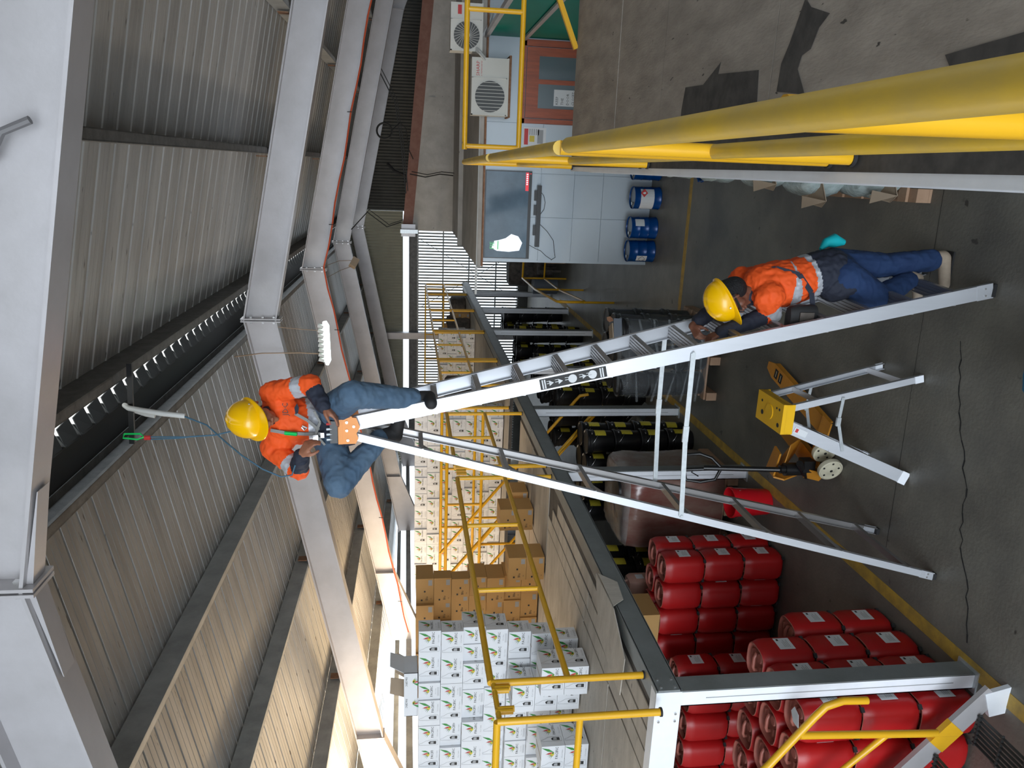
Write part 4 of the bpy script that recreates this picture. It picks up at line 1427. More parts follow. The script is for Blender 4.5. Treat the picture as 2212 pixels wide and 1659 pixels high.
def carton(x0, y0, z0, W, D, H, lab, grp, wide, brown=False, rz=0):
    """x0 = left edge seen from the front, faces -Y"""
    key = (round(W, 3), round(D, 3), round(H, 3), wide, brown)
    if key not in _cart:
        m_ = MB('brownbox' if brown else 'carton').b2((0, 0, 0), (W, D, H - .003))
        a_ = m_.mesh('carton_body')
        p_ = MB('ink')
        if brown:
            o_ = Vector((0, 0, 0))
            ux, uz, nn = Vector((1, 0, 0)), Vector((0, 0, 1)), Vector((0, -1, 0))
            p_.use('ink').text('Blu', o_ + ux * W * .12 + uz * H * .32 + nn * .0012, ux, uz, H * .2)
            p_.text('ca', o_ + ux * W * .15 + uz * H * .12 + nn * .0012, ux, uz, H * .12)
            for q in ((.10, .62), (.45, .45)):
                c_ = o_ + ux * W * q[0] + uz * H * q[1] + nn * .0012
                p_.add([c_, c_ + ux * .02, c_ + ux * .02 + uz * .018, c_ + uz * .018], [(0, 1, 2, 3)])
            c_ = o_ + ux * W * .72 + uz * H * .08 + nn * .0012
            p_.use('inkgrey').add([c_, c_ + ux * W * .22, c_ + ux * W * .22 + uz * H * .22, c_ + uz * H * .22], [(0, 1, 2, 3)])
        else:
            face_print(p_, Vector((0, -.0002, 0)), W, H, Vector((1, 0, 0)), Vector((0, 0, 1)), Vector((0, -1, 0)), wide)
            face_print(p_, Vector((W + .0002, 0, 0)), D, H, Vector((0, 1, 0)), Vector((0, 0, 1)), Vector((1, 0, 0)), D > .2)
        b_ = p_.mesh('print')
        t_ = MB('kraft').b2((W * .48, 0, H - .003), (W * .52, D, H - .002)).mesh('tape')
        _cart[key] = (a_, b_, t_)
    a_, b_, t_ = _cart[key]
    r = thing('carton', (x0, y0, z0), lab, 'carton', grp)
    if rz:
        r.rotation_euler = (0, 0, rz)
    for me_, nm in ((a_, 'carton_body'), (b_, 'print'), (t_, 'tape')):
        o_ = bpy.data.objects.new(nm, me_)
        COL.objects.link(o_)
        o_.parent = r
        if nm == 'print':
            o_['kind'] = 'stuff'
    return r


DZ = 2.066


def carton_wall(where, grp, xr, xl, y, levels, h, brown=False, wides=(.26,), narrow=.165, dep=.24, jitter=.03, seed=1, ramp=None):
    rnd = random.Random(seed)
    for k in range(levels):
        x_ = xr
        c = 0
        while x_ > xl:
            wd = rnd.random() < .38
            W = wides[0] if wd else narrow
            if brown:
                W = rnd.choice((.30, .22))
            yy = y + rnd.uniform(-jitter, jitter) - (ramp(k) if ramp else 0)
            lv = ['bottom', 'second', 'third', 'fourth', 'fifth', 'sixth', 'seventh', 'eighth'][k]
            D_ = dep if not wd else .165
            lab = '%s carton in the %s, %s row up, %s from its right end' % ('brown' if brown else 'white', where, lv, ORD[c] if c < 16 else 'last')
            carton(x_ - W, yy, DZ + h * k, W - .003, D_, h, lab, grp, wd, brown)
            x_ -= W
            c += 1


carton_wall('near carton wall', 'white cartons stacked on the near part of the left loft', -3.78, -5.75, 5.62, 7, .190, seed=4, ramp=lambda k: .06 * max(0, 3 - k))
carton_wall('brown carton wall', 'brown cartons stacked behind the near white ones', -4.25, -5.7, 7.25, 7, .190, brown=True, dep=.3, seed=5)
carton_wall('far carton wall', 'white cartons stacked beyond the stair opening', -3.42, -6.3, 10.62, 7, .187, seed=6, jitter=.02)
carton_wall('distant carton wall', 'white cartons stacked near the far end of the loft', -3.3, -4.6, 15.6, 4, .19, seed=7)
# cartons standing forward of the near wall
for n_, (x_, y_, k_, lab) in enumerate((
        (-4.02, 5.02, 0, 'white carton in front of the near wall at its right end, lower one'), (-4.02, 5.02, 1, 'white carton in front of the near wall at its right end, upper one'),
        (-4.62, 4.86, 0, 'white carton in the forward pair left of the yellow post, lower one'), (-4.62, 4.86, 1, 'white carton in the forward pair left of the yellow post, upper one'),
        (-4.95, 4.70, 0, 'white carton at the frame edge in the forward row, lower one'), (-4.95, 4.70, 1, 'white carton at the frame edge in the forward row, upper one'),
        (-4.34, 5.24, 0, 'white carton between the two forward pairs, lowest'), (-4.34, 5.24, 1, 'white carton between the two forward pairs, middle'), (-4.34, 5.24, 2, 'white carton between the two forward pairs, topmost'))):
    carton(x_, y_, DZ + .19 * k_, .257, .24, .19, lab, 'white cartons standing forward of the near wall', True)
# brown boxes near the stair opening
for n_, (x_, y_, k_, lab) in enumerate(((-4.15, 7.0, 0, 'brown carton on the loft floor right of the brown wall, lower of two'), (-4.15, 7.0, 1, 'brown carton on the loft floor right of the brown wall, upper of two'),
                                        (-3.98, 7.8, 0, 'brown carton beside the stair opening, lower of two'), (-3.98, 7.8, 1, 'brown carton beside the stair opening, upper of two'),
                                        (-3.95, 8.2, 0, 'brown carton nearest the stair guard rail'))):
    carton(x_, y_, DZ + .19 * k_, .26, .30, .19, lab, 'brown cartons beside the stair opening', True, True)
# open carton on top of the near wall
t = thing('open_carton', (-4.3, 5.7, DZ + 1.33), 'open white carton with raised flaps on top of the near carton wall', 'carton')
z0_ = DZ + 1.331
x0_, x1_, y0_, y1_ = -4.66, -4.22, 5.66, 5.9
m = MB('carton').b2((x0_, y0_, z0_), (x1_, y0_ + .004, z0_ + .12)).b2((x0_, y1_, z0_), (x1_, y1_ + .004, z0_ + .12)).b2((x0_, y0_, z0_), (x0_ + .004, y1_, z0_ + .12)).b2((x1_ - .004, y0_, z0_), (x1_, y1_, z0_ + .12)).b2((x0_, y0_, z0_), (x1_, y1_, z0_ + .004))
m.build('shell', t)
MB('kraft').poly([(x0_ + .01, y1_, z0_ + .12), (x1_ - .24, y1_, z0_ + .12), (x1_ - .26, y1_ + .06, z0_ + .24), (x0_ + .01, y1_ + .06, z0_ + .25)], .004, (0, 1, 0)).build('flap', t)
MB('kraft').poly([(x1_ - .22, y1_, z0_ + .12), (x1_, y1_, z0_ + .12), (x1_ + .02, y1_ + .03, z0_ + .18), (x1_ - .2, y1_ + .05, z0_ + .2)], .004, (0, 1, 0)).build('flap', t)
MB('carton').poly([(x1_, y0_, z0_ + .12), (x1_, y1_, z0_ + .12), (x1_ + .06, y1_ - .02, z0_ + .24), (x1_ + .06, y0_ + .02, z0_ + .24)], .004, (1, 0, 0)).build('flap', t)
m = MB('ink')
nn, ux, uz = Vector((0, -1, 0)), Vector((1, 0, 0)), Vector((0, 0, 1))
for xx in (x0_ + .06, x0_ + .28):
    logo(m, Vector((xx + .06, y0_ - .0005, z0_ + .045)), -.085, ux, uz, nn)
    m.use('ink').text('PACIFIC', Vector((xx + .12, y0_ - .0015, z0_ + .108)), -ux, -uz, .026)
tag(m.build('print', t), kind='stuff')
for c in KIDS[pl]:
    bpy.data.objects.remove(c)
bpy.data.objects.remove(pl)

# ------------------------------------------------------------------ office wall fittings
t = thing('television', (-.65, YO - .03, 2.1), 'large flat television hung on the grey partition under the slab', 'television')
MB('black').b2((-1.245, YO - .055, 1.755), (-.035, YO - .005, 2.405)).build('casing', t)
MB('tvscreen').b2((-1.232, YO - .058, 1.80), (-.048, YO - .0555, 2.395)).build('screen', t)
m = MB('tvwhite')
pts = [(-1.13, 1.90), (-1.02, 1.86), (-.93, 1.92), (-.90, 2.02), (-.96, 2.10), (-.99, 2.20), (-1.0, 2.26), (-1.10, 2.30), (-1.14, 2.22), (-1.15, 2.05)]
m.poly([(x_, YO - .0585, z_) for x_, z_ in pts], .001, (0, -1, 0))
m.use('tvgreen').b2((-1.12, YO - .0597, 2.20), (-1.0, YO - .0595, 2.215))
m.text('FIE', (-1.12, YO - .0597, 2.26), (1, 0, 0), (0, 0, 1), .09)
m.use('tvred').b2((-.30, YO - .0597, 1.80), (-.052, YO - .0595, 1.845))
m.use('tvwhite')
for k in range(6):
    m.b2((-.22 + k * .027, YO - .061, 1.812), (-.205 + k * .027, YO - .0598, 1.834))
tag(m.build('screen_picture', t), kind='stuff')
MB('tvred').b2((-.075, YO - .057, 1.768), (-.06, YO - .0551, 1.782)).build('standby_light', t)
t = thing('soundbar', (-.6, YO - .04, 1.66), 'black soundbar on the partition below the television', 'soundbar')
m = MB('black').b2((-1.07, YO - .08, 1.615), (-.22, YO - .02, 1.675))
m.build('bar_body', t)
m = MB('black')
for xx in (-.36, -.56, -.84):
    m.b2((xx - .07, YO - .06, 1.675), (xx + .07, YO - .02, 1.71))
tag(m.build('brackets', t), kind='stuff')
for k, pts in enumerate(([(-1.05, 1.755), (-1.10, 1.66), (-1.13, 1.58), (-1.20, 1.50), (-1.25, 1.42)], [(-.75, 1.615), (-.85, 1.50), (-.98, 1.40), (-1.12, 1.38), (-1.22, 1.36), (-1.26, 1.42)],
                         [(-.30, 1.62), (-.36, 1.57), (-.45, 1.545), (-.55, 1.56), (-.62, 1.61)])):
    t = thing('cord', (pts[0][0], YO - .01, pts[0][1]), ['thin dark cord hanging from the television corner', 'thin dark cord looping from the soundbar to the partition edge', 'thin dark cord sagging under the right half of the soundbar'][k], 'cord')
    MB('wire').tube([(a_, YO - .010, b_) for a_, b_ in pts], .004, 6).build('cord_run', t, True)


def ac_unit(x0, x1, z0, z1, y, lab, brand, fins):
    t_ = thing('air_conditioner', ((x0 + x1) / 2, y, z0), lab, 'air conditioner')
    W, H = x1 - x0, z1 - z0
    m_ = MB('acwhite').b2((x0, y, z0), (x1, y + .24, z1)).b2((x0 - .004, y - .006, z0), (x1 + .004, y + .01, z0 + .02)).b2((x0, y - .008, z0 + .02), (x0 + W * .66, y, z0 + .035)).b2((x0, y - .008, z1 - .02), (x0 + W * .66, y, z1))
    m_.b2((x0, y - .008, z0 + .02), (x0 + .015, y, z1)).b2((x0 + W * .65, y - .008, z0 + .02), (x0 + W * .66, y, z1))
    m_.build('housing', t_)
    cx, cz, r_ = x0 + W * .33, z0 + H * .5, H * .40
    rot = Matrix.Rotation(PI / 2, 3, 'X')
    MB('acdark').lathe([(.01, .0), (r_, .0), (r_, .010), (.01, .010)], (cx, y, cz), 32, 0, rot).build('fan_opening', t_)
    m_ = MB('acwhite')
    if fins:
        for k in range(26):
            a_ = 2 * PI * k / 26
            p0_ = Vector((cx + .05 * math.cos(a_), y - .014, cz + .05 * math.sin(a_)))
            p1_ = Vector((cx + r_ * math.cos(a_ + .5), y - .014, cz + r_ * math.sin(a_ + .5)))
            m_.bar(p0_, p1_, .004, .004)
        m_.tube([(cx, y - .010, cz), (cx, y - .024, cz)], .045, 16)
    else:
        for k in range(9):
            xx = cx - r_ + (k + .5) * 2 * r_ / 9
            hw_ = math.sqrt(max(0, r_ ** 2 - (xx - cx) ** 2))
            m_.b2((xx - .003, y - .018, cz - hw_), (xx + .003, y - .012, cz + hw_))
        m_.use('acwhite')
    tag(m_.build('grille', t_), kind='stuff')
    m_ = MB('lr')
    if brand == 'red block':
        m_.b2((x0 + W * .76, y - .0015, z1 - .14), (x0 + W * .95, y - .0002, z1 - .09))
    else:
        m_.text('SHARP', (x0 + W * .68, y - .0015, z1 - .10), (1, 0, 0), (0, 0, 1), .062)
        m_.text('X-TREMEINVERTER', (x0 + W * .68, y - .0015, z1 - .135), (1, 0, 0), (0, 0, 1), .022)
    tag(m_.build('brand_print', t_), kind='stuff')
    return t_


ac_unit(.655, 1.36, 2.17, 2.655, 10.55, 'white outdoor air conditioner with straight grille bars above the wooden door', 'text', False)
ac_unit(1.43, 2.0, 2.52, 2.935, 10.6, 'white outdoor air conditioner with swirling fan grille, higher one at the right', 'red block', True)
t = thing('bracket_shelf', (1.0, 10.6, 2.14), 'brown angle bracket holding the lower air conditioner', 'bracket')
MB('rust').b2((.64, 10.53, 2.14), (1.40, 10.86, 2.168)).build('shelf', t)
t = thing('insulated_pipes', (1.5, 10.7, 2.5), 'white insulated pipes bending between the two air conditioners', 'pipes')
for dx in (0, .03):
    m = MB('hose').tube([(1.44 + dx, 10.58, 2.60), (1.40 + dx, 10.52, 2.56), (1.34 + dx, 10.55, 2.50), (1.30 + dx, 10.6, 2.45 + dx), (1.33, 10.85, 2.42)], .016, 8)
    m.build('pipe', t, True)
MB('hose').tube([(1.66, 10.86, 2.5), (1.80, 10.8, 2.42), (1.95, 10.8, 2.38)], .02, 8).build('pipe', t, True)

# steel drums
DR = [(-1.07, 10.62, 'plain blue steel drum nearest the partition corner with a white diamond label'), (-.74, 10.60, 'blue steel drum in the middle of the row with a paper slip near its lid'),
      (-.33, 10.55, 'blue steel drum with a broad white label and a red flammable diamond'), (.06, 10.62, 'blue steel drum half hidden behind the right loft beam')]
for k, (x_, y_, lab) in enumerate(DR):
    z_ = .0
    t = thing('steel_drum', (x_, y_, z_), lab, 'drum', 'blue steel drums along the partition')
    MB('blue').lathe([(.05, .004), (.150, .0), (.157, .01), (.152, .02), (.150, .125), (.154, .13), (.150, .135), (.150, .25), (.154, .255), (.150, .26), (.150, .36), (.156, .368), (.156, .380), (.149, .382), (.147, .362), (.02, .362)], (x_, y_, z_), 26).build('shell', t, True)
    m = MB('drumtop').lathe([(.02, .362), (.143, .3622), (.143, .366), (.02, .366)], (x_, y_, z_), 26)
    m.build('top_plate', t)
    MB('chrome').tube([(x_ - .08, y_, .366), (x_ - .08, y_, .385)], .022, 12).build('bung', t)

    def wrap(mt, a0, a1, z0_, z1_, nm, lab_=None, rr=.1552, par=t):
        m_ = MB(mt)
        vs_ = []
        for i in range(9):
            a_ = a0 + (a1 - a0) * i / 8
            vs_ += [(x_ + rr * math.sin(a_), y_ - rr * math.cos(a_), z0_), (x_ + rr * math.sin(a_), y_ - rr * math.cos(a_), z1_)]
        m_.add(vs_, [(2 * i, 2 * i + 2, 2 * i + 3, 2 * i + 1) for i in range(8)])
        return m_.build(nm, par)

    if k == 2:
        wrap('paper', -1.2, .9, .11, .30, 'paper_label')
        m = MB('lr').poly([(x_ + .07, y_ - .159, .21), (x_ + .125, y_ - .159, .235 + .025), (x_ + .07, y_ - .159, .31 - .0), (x_ + .015, y_ - .159, .26)], .001, (0, -1, 0))
        m.use('paper').poly([(x_ + .06, y_ - .161, .24), (x_ + .085, y_ - .161, .24), (x_ + .085, y_ - .161, .262), (x_ + .07, y_ - .161, .285), (x_ + .055, y_ - .161, .262)], .001, (0, -1, 0))
        m.build('hazard_diamond', t)
    if k == 0:
        wrap('paper', -.95, -.35, .12, .27, 'paper_label')
        m = MB('ink')
        c_ = Vector((x_ - .098, y_ - .135, .195))
        ux = Vector((.8, -.6, 0))
        for a_, b_ in (((-.05, 0), (0, .05)), ((0, .05), (.05, 0)), ((.05, 0), (0, -.05)), ((0, -.05), (-.05, 0))):
            m.bar(c_ + ux * a_[0] + Vector((0, 0, a_[1])), c_ + ux * b_[0] + Vector((0, 0, b_[1])), .003, .003)
        m.build('diamond_print', t)
    if k == 1:
        wrap('paper', .2, .9, .20, .33, 'paper_label')

# table with odds and ends beyond the partition and the yellow rail
t = thing('guard_rail', (-2.3, 14, 0), 'low yellow guard rail on the ground floor beyond the partition corner', 'railing')
gp = [(-1.62, 16.2), (-2.33, 16.4), (-2.28, 14.7), (-2.12, 12.5)]
m = MB('yellow').tube([(-1.5, 16.3, .98), (-2.3, 16.4, .98), (-2.28, 14.7, .98), (-2.13, 12.45, .98), (-2.12, 12.38, .94), (-2.12, 12.36, .85), (-2.12, 12.36, .62), (-2.12, 12.40, .54), (-2.15, 12.5, .50)], .022, 10)
m.build('top_rail', t, True)
MB('yellow').tube([(-1.5, 16.3, .50), (-2.3, 16.4, .50), (-2.28, 14.7, .50), (-2.13, 12.5, .50)], .018, 10).build('mid_rail', t, True)
for x_, y_ in ((-2.30, 16.4), (-2.28, 14.7), (-2.13, 12.40)):
    MB('yellow').tube([(x_, y_, .005), (x_, y_, .96)], .02, 10).build('post', t, True)
t = thing('work_table', (-1.7, 17.2, 0), 'dark table beyond the guard rail piled with small goods', 'table')
MB('junk').b2((-2.3, 17.0, .50), (-1.32, 17.7, .54)).build('table_top', t)
for x_ in (-2.25, -1.40):
    for y_ in (17.05, 17.62):
        MB('junk').b2((x_, y_, 0), (x_ + .05, y_ + .05, .499)).build('leg', t)
t = thing('tin', (-1.75, 17.2, .541), 'white and pink printed tin on the dark table', 'tin')
MB('paper').b2((-1.95, 17.1, .541), (-1.70, 17.25, .78)).build('body', t)
m = MB('lr').b2((-1.93, 17.098, .60), (-1.72, 17.0995, .72))
m.build('label_band', t)
t = thing('white_box', (-1.55, 17.2, .541), 'small white box beside the printed tin', 'box')
MB('paper').b2((-1.66, 17.1, .541), (-1.48, 17.3, .66)).build('carton_body', t)
t = thing('brown_crate', (-1.7, 16.9, 0), 'brown crate standing on the floor under the dark table', 'crate')
MB('pallet').b2((-2.0, 16.62, .0), (-1.45, 16.95, .42)).build('panel_body', t)
t = thing('sack', (-2.2, 17.9, .6), 'dark blue tarpaulin bundle behind the dark table', 'bundle')
m = blob_box('junk', -2.75, -1.9, 18.0, 18.7, 0, 1.05, 24, 8, .03, 3)
m.build('bundle', t, True)
t = thing('barrel', (-2.5, 17.4, 0), 'dark drum beside the table near the last post', 'drum')
m = MB('greybox').lathe([(.02, 0), (.2, .0), (.2, .55), (.18, .57), (.02, .57)], (-2.62, 17.5, 0), 20)
m.build('shell', t, True)

# bundles on the loft, far part
for k, (x_, y_, w_, h_, lab) in enumerate(((-4.05, 13.0, .9, .75, 'dark heap of wrapped goods on the loft behind the ladder'), (-4.6, 12.2, .8, 1.0, 'taller dark heap with loose straps on the loft'),
                                        (-3.6, 17.2, .6, .5, 'brown wrapped bundle near the far loft railing'), (-3.35, 18.6, .5, .35, 'small dark bundle by the last loft railing bay'))):
    t = thing('goods_heap', (x_, y_, DZ), lab, 'bundle')
    m = blob_box('junk', x_ - w_ / 2, x_ + w_ / 2, y_ - .35, y_ + .35, DZ + .001, DZ + h_, 22, 7, .035, 3)
    m.build('wrapped_goods', t, True)
for k in range(5):
    carton(-3.75 + .27 * (k % 2), 17.0 + .01 * k, DZ + .19 * (k // 2), .257, .24, .19, 'brown carton by the far bundle, %s of the small pile' % ORD[k], 'small pile of brown cartons at the far loft end', True, True)

# pallet of bagged goods under the right loft
pp = thing('pallet', (.3, 5.4, 0), 'light wooden pallet under the bagged goods beneath the right loft', 'pallet')
pallet(pp, -.12, .85, 4.83, 6.4, .13)
t0_ = [(-.10, 5.0, .14, .30), (-.12, 5.25, .42, .30), (-.06, 5.5, .70, .28), (-.05, 5.8, .95, .26), (-.02, 6.1, 1.16, .25)]
bl = ['clear bag of pale goods lowest on the right pallet', 'clear bag of pale goods second from the pallet', 'clear bag of pale goods in the middle of the pile', 'clear bag of pale goods second from the top', 'clear bag of pale goods on top of the pile']
for k, (x_, y_, z_, h_) in enumerate(t0_):
    t = thing('plastic_bag', (x_ + .3, y_, z_), bl[k], 'bag', 'clear bags on the right pallet')
    m = blob_box('bagclear', x_ + (.01 if k % 2 else .0), x_ + .8, y_ - .12, y_ + .5, z_, z_ + h_ - .02, 26, 7, .012, 3)
    m.build('bag_body', t, True)
for k, (x_, y_, z_) in enumerate(((-.10, 5.0, .30), (-.16, 5.32, .62), (-.06, 5.62, .86))):
    t = thing('cardboard_sheet', (x_, y_, z_), 'torn brown cardboard sheet between the clear bags, %s from the pallet' % ORD[k], 'cardboard', 'torn cardboard between the clear bags')
    m = MB('kraft').poly([(x_ + .02, y_ - .16, z_ - .06), (x_ - .03, y_, z_ - .12), (x_, y_ + .12, z_ - .04), (x_ + .3, y_ + .2, z_ + .06), (x_ + .3, y_ - .15, z_ + .04)], .006, (0, 0, 1))
    m.poly([(x_ + .02, y_ - .16, z_ - .06), (x_ - .04, y_ - .02, z_ + .05), (x_ + .05, y_ - .14, z_ + .12)], .005, (0, -1, 0))
    m.build('sheet', t)
t = thing('hose_coil', (-.05, 9.0, 0), 'blue hose coil on the floor near the drums', 'hose')
m = MB('blue')
m.tube([(.10 + (.16 + .01 * (i // 16)) * math.cos(i * PI / 8), 8.95 + .16 * math.sin(i * PI / 8), .012 + .012 * (i // 16)) for i in range(40)], .012, 6)
m.build('coil', t, True)
# blue sack at the bottom edge
t = thing('sack', (-.93, 3.28, 0), 'bright blue plastic sack with a dark red opening at the picture edge', 'sack')
m = blob_box('bluebag', -1.10, -.76, 3.06, 3.50, 0, .28, 26, 8, .012, 3)
m.build('sack_body', t, True)
m = MB('lr').lathe([(.02, .0), (.09, .002), (.08, .02), (.02, .02)], (-.93, 3.28, .275), 14)
m.build('opening', t)
MB('bluebag').tube([(-.93 + .11 * math.cos(i * PI / 10), 3.28 + .12 * math.sin(i * PI / 10), .285 + .01 * math.sin(i * 1.3)) for i in range(21)], .018, 8).build('rolled_edge', t, True)

# ------------------------------------------------------------------ hanging lamp and box under the roof
t = thing('hanging_light', (-1.85, 8.0, 4.37), 'lit tubular light fitting hanging on two wires behind the upper worker', 'light fitting')
m = MB('lamp').tube([(-1.62, 8.02, 4.345), (-1.66, 8.02, 4.335), (-2.04, 8.02, 4.325), (-2.09, 8.02, 4.33)], [.02, .035, .035, .015], 12)
m.build('glowing_tube', t, True)
m = MB('acwhite')
for k in range(8):
    m.box((-1.67 - k * .052, 8.02, 4.385), (.030, .06, .06), Matrix.Rotation(.25, 3, 'Y'))
tag(m.build('heat_fins', t), kind='stuff')
MB('wirelt').tube([(-1.72, 8.02, 4.40), (-1.70, 8.03, 4.7), (-1.69, 8.05, 4.84)], .004, 6).build('hanging_wire', t, True)
MB('wirelt').tube([(-1.97, 8.02, 4.40), (-1.96, 8.02, 4.60), (-1.95, 7.95, 4.98), (-1.90, 7.6, 5.18)], .006, 6).build('hanging_wire', t, True)
t = thing('hanging_box', (-1.70, 13.6, 4.4), 'cream junction box hanging on strings between the third and fourth rafters', 'junction box')
m = MB('kraft').box((-1.70, 13.6, 4.40), (.16, .14, .12), Matrix.Rotation(.5, 3, 'Y') @ Matrix.Rotation(.5, 3, 'Z'))
m.build('box_shell', t)
m = MB('wirelt').tube([(-1.66, 13.6, 4.44), (-1.62, 13.2, 4.62), (-1.60, 12.15, 4.80)], .005, 5).tube([(-1.76, 13.6, 4.44), (-1.78, 13.2, 4.6), (-1.80, 12.15, 4.80)], .005, 5)
tag(m.build('strings', t), kind='stuff')
t = thing('wire_coil', (.62, 16.2, 3.9), 'coil of black wire hanging from the fourth rafter', 'wire coil')
m = MB('wire')
m.tube([(.62 + .15 * math.cos(i * PI / 10), 16.25, 3.93 + .15 * math.sin(i * PI / 10)) for i in range(21)], .022, 6)
m.tube([(.62, 16.25, 3.8), (.8, 16.4, 3.62), (.7, 16.6, 3.5), (.3, 16.7, 3.45), (.1, 16.7, 3.35)], .010, 5)
m.build('coil', t, True)
for k, (pts, lab) in enumerate((([(1.9, 16.7, 4.1), (1.2, 16.7, 3.72), (.4, 16.7, 3.6), (-.6, 16.7, 3.5)], 'thin black wire sagging from the fourth rafter to the parapet'),
                               ([(-.2, 16.6, 3.42), (-.25, 16.5, 3.1), (-.18, 16.5, 2.8), (-.2, 16.5, 2.52)], 'bundle of black wires strapped across the rendered parapet'),
                               ([(-1.35, 16.3, 4.62), (-1.0, 16.5, 4.3), (-1.3, 16.6, 3.9), (-1.2, 16.7, 3.6)], 'tangle of black wires by the parapet corner'))):
    t = thing('wires', pts[0], lab, 'wire')
    m = MB('wire').tube(pts, .012, 5)
    m.tube([(a_ + .05, b_, c_ - .04) for a_, b_, c_ in pts], .009, 5)
    m.build('wire_run', t, True)
t = thing('black_pipe', (-.2, 16.5, 3.6), 'bent black pipe end sticking up behind the parapet', 'pipe')
MB('black').tube([(-.0, 17.1, 3.9), (-.15, 17.1, 3.75), (-.25, 17.1, 3.5), (-.3, 17.1, 3.3)], .03, 8).build('pipe_run', t, True)
t = thing('white_pipe', (-1.33, 10.85, 2.5), 'thin white conduit along the slab edge above the television', 'conduit')
MB('hose').tube([(-1.42, 10.76, 2.515), (2.2, 10.76, 2.515)], .009, 6).build('conduit_run', t, True)
MB('hose').b2((-1.75, 10.74, 2.50), (-1.36, 10.78, 2.53)).build('conduit_end', t)
t = thing('grey_switch_box', (-1.35, 16.6, 3.45), 'small grey metal box with dark marks at the parapet corner', 'switch box')
MB('galv').b2((-1.42, 16.55, 3.25), (-1.34, 16.8, 3.62)).build('box_shell', t)
MB('steel').b2((-1.50, 16.70, 3.30), (-1.24, 16.74, 3.60)).build('face_plate', t)

# grey pipe loop on the near rafter
t = thing('grey_cable', (-1.0, 2.8, 5.2), 'grey cable drooping across the web of the nearest rafter', 'cable')
m = MB('greycable').tube([(-.02, 2.82, 5.2), (0.0, 2.80, 5.0), (-.035, 2.79, 4.9), (-.03, 2.78, 4.84), (0.05, 2.77, 4.79), (.09, 2.77, 4.70)], .014, 8)
m.build('cable_run', t, True)

# ------------------------------------------------------------------ hook bar, hose loop and rope at the ridge
t = thing('hook_bar', (-1.45, 4.6, 5.1), 'black flat bar resting across the ridge opening', 'bar')
MB('black').bar((-1.20, 4.62, 5.125), (-1.69, 4.58, 5.14), .02, .03).build('bar_body', t)
t = thing('hose_sling', (-1.47, 4.5, 5.0), 'white hose sling looped over the black bar at the ridge', 'hose')
m = MB('hose').tube([(-1.49, 4.5, 4.80), (-1.475, 4.5, 4.92), (-1.46, 4.52, 5.05), (-1.455, 4.55, 5.13), (-1.46, 4.62, 5.175), (-1.50, 4.66, 5.15), (-1.53, 4.66, 5.07), (-1.54, 4.66, 5.02)], .016, 10)
m.build('hose_run', t, True)
t = thing('carabiner', (-1.64, 4.55, 5.1), 'green and red carabiner hooked at the ridge purlin', 'carabiner')
m = MB('ltgreen').tube([(-1.60, 4.5, 5.15), (-1.625, 4.5, 5.16), (-1.635, 4.5, 5.08), (-1.62, 4.5, 5.04), (-1.60, 4.5, 5.06), (-1.60, 4.5, 5.15)], .006, 8)
m.build('gate_body', t, True)
MB('lr').tube([(-1.625, 4.5, 5.04), (-1.625, 4.5, 5.005)], .014, 8).build('lock_sleeve', t, True)
t = thing('rope', (-1.6, 4.4, 4.6), 'blue rope hanging from the ridge past the helmet of the upper worker', 'rope')
m = MB('ropeblue').tube([(-1.62, 4.5, 5.01), (-1.615, 4.48, 4.80), (-1.59, 4.44, 4.62), (-1.555, 4.42, 4.50), (-1.53, 4.44, 4.42)], .0045, 6)
m.tube([(-1.635, 4.5, 5.01), (-1.63, 4.5, 4.85), (-1.615, 4.5, 4.73)], .004, 6)
m.tube([(-1.49, 4.5, 4.81), (-1.52, 4.42, 4.66), (-1.57, 4.26, 4.52), (-1.62, 4.18, 4.42), (-1.68, 4.12, 4.30), (-1.73, 4.12, 4.20), (-1.72, 4.12, 4.14), (-1.66, 4.12, 4.12)], .0045, 6)
m.build('rope_run', t, True)

# ------------------------------------------------------------------ people


def cap_geo(p0, r0, p1, r1, n=14):
    p0, p1 = Vector(p0), Vector(p1)
    d = p1 - p0
    L = max(d.length, 1e-5)
    d = d / L
    a_ = Vector((0, 0, 1)) if abs(d.z) < .9 else Vector((1, 0, 0))
    u = d.cross(a_).normalized()
    q = d.cross(u)
    rings = []
    for k in range(1, 6):
        t_ = PI / 2 * k / 5
        rings.append((p0 - d * r0 * math.cos(t_), r0 * math.sin(t_)))
    for k in range(5, 0, -1):
        t_ = PI / 2 * k / 5
        rings.append((p1 + d * r1 * math.cos(t_), r1 * math.sin(t_)))
    vs, fs = [], []
    for c_, r_ in rings:
        for k in range(n):
            t_ = 2 * PI * k / n
            vs.append(c_ + (u * math.cos(t_) + q * math.sin(t_)) * r_)
    for i in range(len(rings) - 1):
        for k in range(n):
            a2, b2 = i * n + k, i * n + (k + 1) % n
            fs.append((a2, b2, b2 + n, a2 + n))
    fs.append(tuple(range(n))[::-1])
    fs.append(tuple(range((len(rings) - 1) * n, len(rings) * n)))
    return vs, fs


